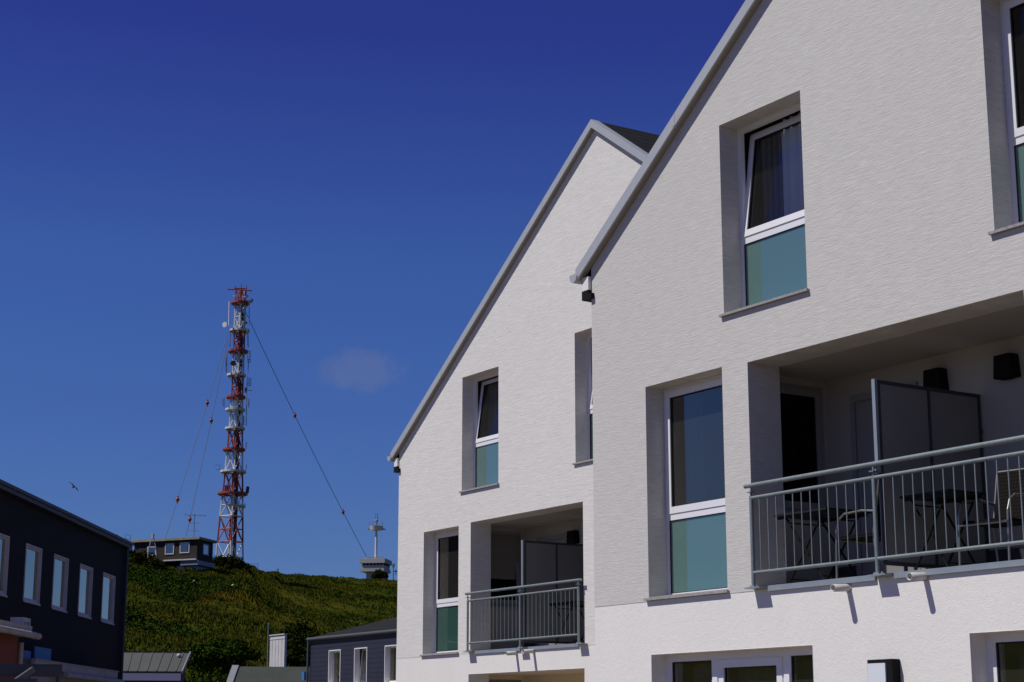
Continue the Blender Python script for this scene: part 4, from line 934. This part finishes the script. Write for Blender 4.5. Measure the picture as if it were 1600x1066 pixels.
b = MB(); b.tube(mpt(386, 771, -.5), mpt(386.8, 764, -.5), .27, n=8); b.ball(mpt(387, 763.5, -.5), .28, 8, 6); b.build('horn_antenna', 'cable', mast)
b = MB(); b.box(-.35, .35, -.3, .3, 0, .75, lambda q: mpt(354.5, 768, -.9)+u*q.x+n_*q.y+Vector((0, 0, q.z))); b.build('equipment_box', 'mastred', mast)
def dish(x, y, r, m_, dn=-1.3, side=0):
    b = MB(); c_ = mpt(x, y, dn); d_ = (-n_+u*side).normalized(); b.tube(c_, c_+d_*r*.45, r*.7, r, 16); b.tube(c_-d_*.5, c_, r*.25, n=6); b.tube(c_-d_*.45, c_-d_*.45+u*(.9 if x < 360 else -.6), .05, n=5); b.build('dish_antenna', m_, mast)
dish(352, 510, .42, 'mastwhite', -1.0, -.7); dish(364.5, 571.5, .42, 'cable', -1.6); dish(369.3, 466, .25, 'mastwhite', -1.6); dish(385.5, 467, .25, 'mastwhite', -1.5, .3); dish(393, 470, .25, 'antgrey', -.2, .8); dish(384, 508, .22, 'antgrey', -1.4, .5); dish(376, 508, .16, 'mastwhite', -1.4)
b = MB(); 
for k in range(8):
    y = 787+k*0; 
b.tube(mpt(355, 787, -1.3), mpt(384, 790, -1.3), .04, n=4); b.tube(mpt(355, 789.5, -1.3), mpt(384, 792.5, -1.3), .04, n=4)
for k in range(7): b.tube(mpt(356+k*4.5, 786.8, -1.3), mpt(356+k*4.5, 792.5, -1.3), .03, n=4)
b.build('guard_rail', 'mastwhite', mast)
# guy wires
def guy(p, q, balls, sagm=.6):
    b = MB(); n = 10; pts = []
    for i in range(n+1):
        t = i/n; P = p.lerp(q, t); P.z -= sagm*4*t*(1-t)*1.0; pts.append(P)
    for a_, c_ in zip(pts, pts[1:]): b.tube(a_, c_, .042, n=6)
    g = b.build('guy_wire', 'cable', mast)
    for (bx, by) in balls:
        best = None
        for i in range(401):
            t = i/400; P = p.lerp(q, t); P.z -= sagm*4*t*(1-t); d = P-EYE; k = d.dot(FW); sx_ = 800+FPX*d.dot(RT)/k; sy_ = 533-FPX*d.dot(UP)/k; e = abs(sy_-by)
            if best is None or e < best[0]: best = (e, P)
        c_ = best[1]; m = MB(); m.ball(c_, .27, 12, 8, (1, 1, 1.05)); m.tube(c_-Vector((0, 0, .5)), c_+Vector((0, 0, .5)), .1, n=6); m.build('marker_ball', 'mastred', g)
guy(at(384, 488, D_), at(572, 869, 302), [(461, 649.5), (536, 800)])
guy(at(357, 516, D_), at(258, 841, 236), [(324, 630), (277, 781)])
guy(at(356, 530, D_), at(290, 841, 250), [(331.6, 657), (295.5, 812)])

# ---------------------------------------------------------------- far control tower
D_ = 392
T4b = at(582, 905, D_); tu = Vector((-T4b.y-12, T4b.x, 0)).normalized(); tu = tu if tu.dot(RT) > 0 else -tu; tn = Vector((tu.y, -tu.x, 0)); tn = tn if tn.dot(FW) > 0 else -tn
PX4 = FPX/(D_*math.cos(PITCH))
ct = thing('control_tower', (T4b.x, T4b.y, terrain(T4b.x, T4b.y)), 'small grey control tower with a glazed storey and white mast on the ridge', 'tower')
rt = math.radians(-14); cu = tu*math.cos(rt)+tn*math.sin(rt); cn = tn*math.cos(rt)-tu*math.sin(rt)
C4 = at(582, 890, D_)+cn*3
zy = lambda y: at(582, y, D_).z
def cbox(mb, xa, xb, n0, n1, z0, z1): mb.box((xa-582)/PX4, (xb-582)/PX4, n0, n1, z0, z1, lambda q: Vector((C4.x, C4.y, 0))+cu*q.x+cn*q.y+Vector((0, 0, q.z)))
b = MB(); cbox(b, 570, 598, -2.0, 2.5, terrain(T4b.x, T4b.y)-1, zy(893)); b.build('shaft', 'concrete', ct)
b = MB(); cbox(b, 562, 601, -3.2, 3.2, zy(893)+.01, zy(888)); cbox(b, 564.5, 600, -2.9, 2.9, zy(888)+.01, zy(883)); b.build('lower_deck', 'concrete', ct)
b = MB(); cbox(b, 565, 600, -2.85, 2.9, zy(883)+.01, zy(880)); b.build('glazing', 'black', ct)
b = MB()
for k in range(7):
    x = 565+k*5.6; cbox(b, x, x+.9, -2.95, -2.86, zy(883)+.01, zy(880)-.01)
b.build('window_mullion', 'oldwhite', ct)
b = MB(); cbox(b, 561.5, 602.5, -3.4, 3.4, zy(880)+.01, zy(873)); cbox(b, 566, 598, -2.8, 2.8, zy(873)+.01, zy(872)); b.build('roof_parapet', 'concrete', ct)
b = MB()
for y in (870.5,):
    p0, p1 = (570-582)/PX4, (598-582)/PX4
    for nn in (-2.2, 2.2): b.tube(Vector((C4.x, C4.y, zy(y)))+cu*p0+cn*nn, Vector((C4.x, C4.y, zy(y)))+cu*p1+cn*nn, .07, n=5)
b.build('roof_rail', 'antgrey', ct)
b = MB(); b.tube(Vector((C4.x, C4.y, zy(872))), Vector((C4.x+.0, C4.y, zy(826))), .34, .26, 10); b.build('pole', 'mastwhite', ct)
b = MB(); cc = Vector((C4.x, C4.y, 0)); n = 10
b.tube(cc+Vector((0, 0, zy(826.5))), cc+Vector((0, 0, zy(820))), 1.3, 1.55, 14)
b.build('pole_platform', 'mastwhite', ct)
b = MB()
for dx_ in (-1.55, -.9, 1.3): b.tube(cc+cu*dx_+Vector((0, 0, zy(823))), cc+cu*dx_+Vector((0, 0, zy(813))), .07, n=5)
b.tube(cc+Vector((0, 0, zy(820))), cc+Vector((0, 0, zy(810))), .2, n=8); b.ball(cc+Vector((0, 0, zy(811.5))), .38, 10, 8)
for dx_ in (-.22, .22): b.tube(cc+cu*dx_+Vector((0, 0, zy(810))), cc+cu*dx_+Vector((0, 0, zy(800))), .09, n=5)
b.tube(cc-cu*1.9+Vector((0, 0, zy(824))), cc+cu*2.1+Vector((0, 0, zy(825))), .17, n=6); b.build('aerials', 'antgrey', ct)
dl = 385
S_ = [seg(614.5, 908, 614.5, 884, dl, .12), seg(614.5, 886, 614.5, 881, dl, .3), seg(614.5, 893, 621, 893, dl, .12), seg(618.5, 890, 618.5, 899, dl, .1), seg(612, 884, 617, 884, dl, .08)]
q = at(614.5, 908, dl); tube_thing('aerial_post', S_, 'antgrey', (q.x, q.y, q.z), 'grey aerial post right of the control tower at the white house edge', 'antenna')
# fence panel near the mast and skyline posts
S_ = [seg(388, 889, 388, 881, 250, .03), seg(403, 893, 403, 880, 250, .04), seg(388, 881, 403, 880.5, 250, .02), seg(390, 885, 403, 887, 250, .015), seg(388, 883, 403, 892, 250, .015), seg(395, 891, 395, 881, 250, .025), seg(388, 887, 403, 882, 250, .015)]
q = at(395, 893, 250); tube_thing('wire_fence', S_, 'antgrey', (q.x, q.y, q.z), 'short wire fence on the ridge just right of the mast shrub', 'fence')
# walker on the ridge
def person(x, y, d, label):
    f = at(x, y, d); h = 1.75; f.z = terrain(f.x, f.y)+.02
    zt = at(x, y-6, d).z
    f.z = zt-h+.12
    verts = [(0, 0, .95), (0, 0, 1.15), (0, 0, 1.42), (0, 0, 1.5), (0, .02, 1.66), (-.11, 0, .9), (-.12, -.12, .5), (-.12, -.05, .05), (.11, 0, .9), (.12, .18, .5), (.12, .28, .06), (-.2, 0, 1.42), (-.26, .1, 1.15), (-.24, -.08, .95), (.2, 0, 1.42), (.27, -.1, 1.15), (.25, .1, .97)]
    edges = [(0, 1), (1, 2), (2, 3), (3, 4), (0, 5), (5, 6), (6, 7), (0, 8), (8, 9), (9, 10), (2, 11), (11, 12), (12, 13), (2, 14), (14, 15), (15, 16)]
    rad = [.15, .14, .15, .06, .1, .1, .075, .05, .1, .075, .05, .07, .05, .035, .07, .05, .035]
    me = bpy.data.meshes.new('person'); me.from_pydata(verts, edges, []); o = bpy.data.objects.new('person', me); COL.objects.link(o); o.location = f; me.materials.append(M['cloth'])
    o.modifiers.new('s', 'SKIN'); o.modifiers.new('b', 'SUBSURF').levels = 1
    for i, sv in enumerate(me.skin_vertices[0].data): sv.radius = (rad[i], rad[i]); sv.use_root = (i == 0)
    o['_o'] = tuple(f); tag(o, label, 'person')
    hb = MB(); hb.ball((f.x, f.y, f.z+1.7), .115, 10, 8); hb.build('hair', 'bark', o)
person(434, 896, 281, 'walker in dark clothes on the skyline between mast and tower')
# white gulls/stones on the hill are pale flecks: two resting gulls
def gull(p, s, m_, name, label, wings=None):
    b = MB(); p = Vector(p)
    b.ball(p, .16*s, 12, 8, (1.6, .8, .8)); b.ball(p+Vector((.27, 0, .1))*s, .075*s, 10, 6); b.tube(p+Vector((.33, 0, .1))*s, p+Vector((.42, 0, .08))*s, .02*s, .005*s, 6)
    b.prism([p+Vector((-.2, -.05, 0))*s, p+Vector((-.2, .05, 0))*s, p+Vector((-.45, .06, -.02))*s, p+Vector((-.45, -.06, -.02))*s], (0, 0, .02*s))
    b.tube(p+Vector((0, .03, -.1))*s, p+Vector((0, .03, -.25))*s, .012*s, n=5); b.tube(p+Vector((0, -.03, -.1))*s, p+Vector((0, -.03, -.25))*s, .012*s, n=5)
    return solo(b, name, m_, p-Vector((0, 0, .25*s)), label, 'bird')
for (x, y, lab) in ((363, 923, 'white gull resting on the grass below the big mast shrub'), (302, 918, 'white gull resting on the slope below the hilltop house')):
    r = ray(x, y); az = math.atan2(-r.x, r.y); el = r.z/math.hypot(r.x, r.y); best = 150
    for k in range(95, 245):
        if terrain(-k*math.sin(az), -12+k*math.cos(az)) >= EYE.z+el*k: best = k; break
    g_ = Vector((-best*math.sin(az), -12+best*math.cos(az), 0)); g_.z = terrain(g_.x, g_.y)+.55
    gull(g_, .75, 'oldwhite', 'gull', lab)
# flying bird
db_ = 110
P0, P1, Pc = at(107.5, 752.5, db_), at(123, 768, db_), at(114.8, 761, db_)
fb = thing('flying_bird', Pc, 'dark bird gliding in the open sky above the dark building', 'bird')
ax = (P1-P0).normalized(); fo = (FW+Vector((.25, .1, .0))).normalized(); fo = (fo-ax*fo.dot(ax)).normalized(); upv = ax.cross(fo); upv = upv if upv.z > 0 else -upv
b = MB(); n = 8; vs = []
prof_b = [(-.26, .004), (-.2, .025), (-.08, .055), (.05, .06), (.14, .04), (.19, .035), (.23, .02), (.28, .003)]
for t, r_ in prof_b:
    for i in range(n): a_ = 6.2832*i/n; vs.append(Pc+fo*t+ax*(r_*1.1*math.cos(a_))+upv*(r_*math.sin(a_)))
b.add(vs, [(k*n+i, k*n+(i+1) % n, (k+1)*n+(i+1) % n, (k+1)*n+i) for k in range(len(prof_b)-1) for i in range(n)], True)
b.build('body', 'gull', fb)
for s_, tip in ((-1, P0), (1, P1)):
    Lw = (tip-Pc).length; pts = []
    secs = [(0, .09, -.09, .02), (.35, .10, -.07, .06), (.7, .06, -.06, .03), (1, -.03, -.05, -.01)]
    b = MB(); vs = []
    for t, f0_, f1_, lift in secs:
        c_ = Pc.lerp(tip, t)+upv*lift
        vs += [c_+fo*f0_+upv*.0, c_+fo*(f0_+f1_)/2+upv*.014, c_+fo*f1_, c_+fo*(f0_+f1_)/2-upv*.006]
    b.add(vs, [(k*4+i, k*4+(i+1) % 4, (k+1)*4+(i+1) % 4, (k+1)*4+i) for k in range(3) for i in range(4)]+[(12, 13, 14, 15)]); b.build('wing', 'gull', fb)

# ---------------------------------------------------------------- light, sky, camera
SUN = Vector((-.35, -1, 1.475)).normalized()
el = math.asin(SUN.z); rz = math.atan2(SUN.x, SUN.y)
L = bpy.data.lights.new('sun', 'SUN'); L.energy = 3.75; L.angle = math.radians(.53); L.color = (1, .96, .90)
lo = bpy.data.objects.new('sun', L); COL.objects.link(lo); lo.rotation_euler = (-SUN).to_track_quat('-Z', 'Y').to_euler()
W = bpy.data.worlds.new('World'); SC.world = W; W.use_nodes = True; nt = W.node_tree; bg = nt.nodes['Background']
sk = nt.nodes.new('ShaderNodeTexSky'); sk.sky_type = 'NISHITA'; sk.sun_disc = False; sk.sun_elevation = el; sk.sun_rotation = rz % (2*math.pi)
sk.air_density = 1.0; sk.dust_density = .1; sk.ozone_density = 5.0; sk.altitude = 0
# deep polarised blue: tint the sky by elevation
tcs = nt.nodes.new('ShaderNodeTexCoord'); sp = nt.nodes.new('ShaderNodeSeparateXYZ'); nt.links.new(tcs.outputs['Generated'], sp.inputs[0])
rp = nt.nodes.new('ShaderNodeValToRGB'); nt.links.new(sp.outputs['Z'], rp.inputs['Fac'])
els = rp.color_ramp.elements; els[0].position = 0; els[1].position = 1
SKT = [(0, (.38, .53, .95)), (.108, (.39, .53, .97)), (.26, (.39, .545, 1.08)), (.38, (.30, .30, .94)), (1, (.30, .30, .60))]
els[0].color = (*SKT[0][1], 1); els[1].color = (*SKT[-1][1], 1)
for p_, c_ in SKT[1:-1]:
    e_ = els.new(p_); e_.color = (*c_, 1)
hs = nt.nodes.new('ShaderNodeVectorMath'); hs.operation = 'MULTIPLY'; nt.links.new(sk.outputs[0], hs.inputs[0]); nt.links.new(rp.outputs['Color'], hs.inputs[1])
# a faint small cloud
tc = nt.nodes.new('ShaderNodeTexCoord')
cd = ray(568, 580).normalized()
cu_ = cd.cross(Vector((0, 0, 1))).normalized(); cv_ = cu_.cross(cd)
def dot(vec, off=0, sc=1):
    d = nt.nodes.new('ShaderNodeVectorMath'); d.operation = 'DOT_PRODUCT'; nt.links.new(tc.outputs['Generated'], d.inputs[0]); d.inputs[1].default_value = vec
    m = nt.nodes.new('ShaderNodeMath'); m.operation = 'MULTIPLY'; m.inputs[1].default_value = sc; nt.links.new(d.outputs['Value'], m.inputs[0])
    q = nt.nodes.new('ShaderNodeMath'); q.operation = 'POWER'; q.inputs[1].default_value = 2
    ab = nt.nodes.new('ShaderNodeMath'); ab.operation = 'ABSOLUTE'; nt.links.new(m.outputs[0], ab.inputs[0]); nt.links.new(ab.outputs[0], q.inputs[0]); return q
a_ = dot(cu_, sc=1/.025); b_ = dot(cv_, sc=1/.011)
ad = nt.nodes.new('ShaderNodeMath'); ad.operation = 'ADD'; nt.links.new(a_.outputs[0], ad.inputs[0]); nt.links.new(b_.outputs[0], ad.inputs[1])
nz = nt.nodes.new('ShaderNodeTexNoise'); nz.inputs['Scale'].default_value = 48; nz.inputs['Detail'].default_value = 8; nz.inputs['Roughness'].default_value = .62; nt.links.new(tc.outputs['Generated'], nz.inputs['Vector'])
s1 = nt.nodes.new('ShaderNodeMath'); s1.operation = 'MULTIPLY_ADD'; s1.inputs[1].default_value = 4.2; s1.inputs[2].default_value = -2.1; nt.links.new(nz.outputs['Fac'], s1.inputs[0])
s2 = nt.nodes.new('ShaderNodeMath'); s2.operation = 'ADD'; nt.links.new(ad.outputs[0], s2.inputs[0]); nt.links.new(s1.outputs[0], s2.inputs[1])
mr = nt.nodes.new('ShaderNodeMapRange'); mr.interpolation_type = 'SMOOTHSTEP'; mr.inputs['From Min'].default_value = 1.5; mr.inputs['From Max'].default_value = -.2; mr.inputs['To Min'].default_value = 0; mr.inputs['To Max'].default_value = .18
nt.links.new(s2.outputs[0], mr.inputs['Value'])
fr = nt.nodes.new('ShaderNodeVectorMath'); fr.operation = 'DOT_PRODUCT'; nt.links.new(tc.outputs['Generated'], fr.inputs[0]); fr.inputs[1].default_value = cd
gt = nt.nodes.new('ShaderNodeMath'); gt.operation = 'GREATER_THAN'; gt.inputs[1].default_value = 0; nt.links.new(fr.outputs['Value'], gt.inputs[0])
mm = nt.nodes.new('ShaderNodeMath'); mm.operation = 'MULTIPLY'; nt.links.new(mr.outputs[0], mm.inputs[0]); nt.links.new(gt.outputs[0], mm.inputs[1])
mx = nt.nodes.new('ShaderNodeMix'); mx.data_type = 'RGBA'; nt.links.new(mm.outputs[0], mx.inputs['Factor']); nt.links.new(hs.outputs[0], mx.inputs['A']); mx.inputs['B'].default_value = (3.6, 3.5, 3.9, 1)
nt.links.new(mx.outputs['Result'], bg.inputs['Color']); bg.inputs['Strength'].default_value = .067

cam = bpy.data.cameras.new('camera'); co = bpy.data.objects.new('camera', cam); COL.objects.link(co)
co.matrix_world = Matrix(((RT.x, UP.x, -FW.x, EYE.x), (RT.y, UP.y, -FW.y, EYE.y), (RT.z, UP.z, -FW.z, EYE.z), (0, 0, 0, 1)))
cam.sensor_width = 36; cam.lens = FPX*36/1600; cam.clip_start = .1; cam.clip_end = 9000
SC.camera = co
SC.view_settings.view_transform = 'Standard'; SC.view_settings.look = 'None'; SC.view_settings.exposure = 0; SC.view_settings.gamma = 1
for o in SC.objects:
    if '_o' in o: del o['_o']
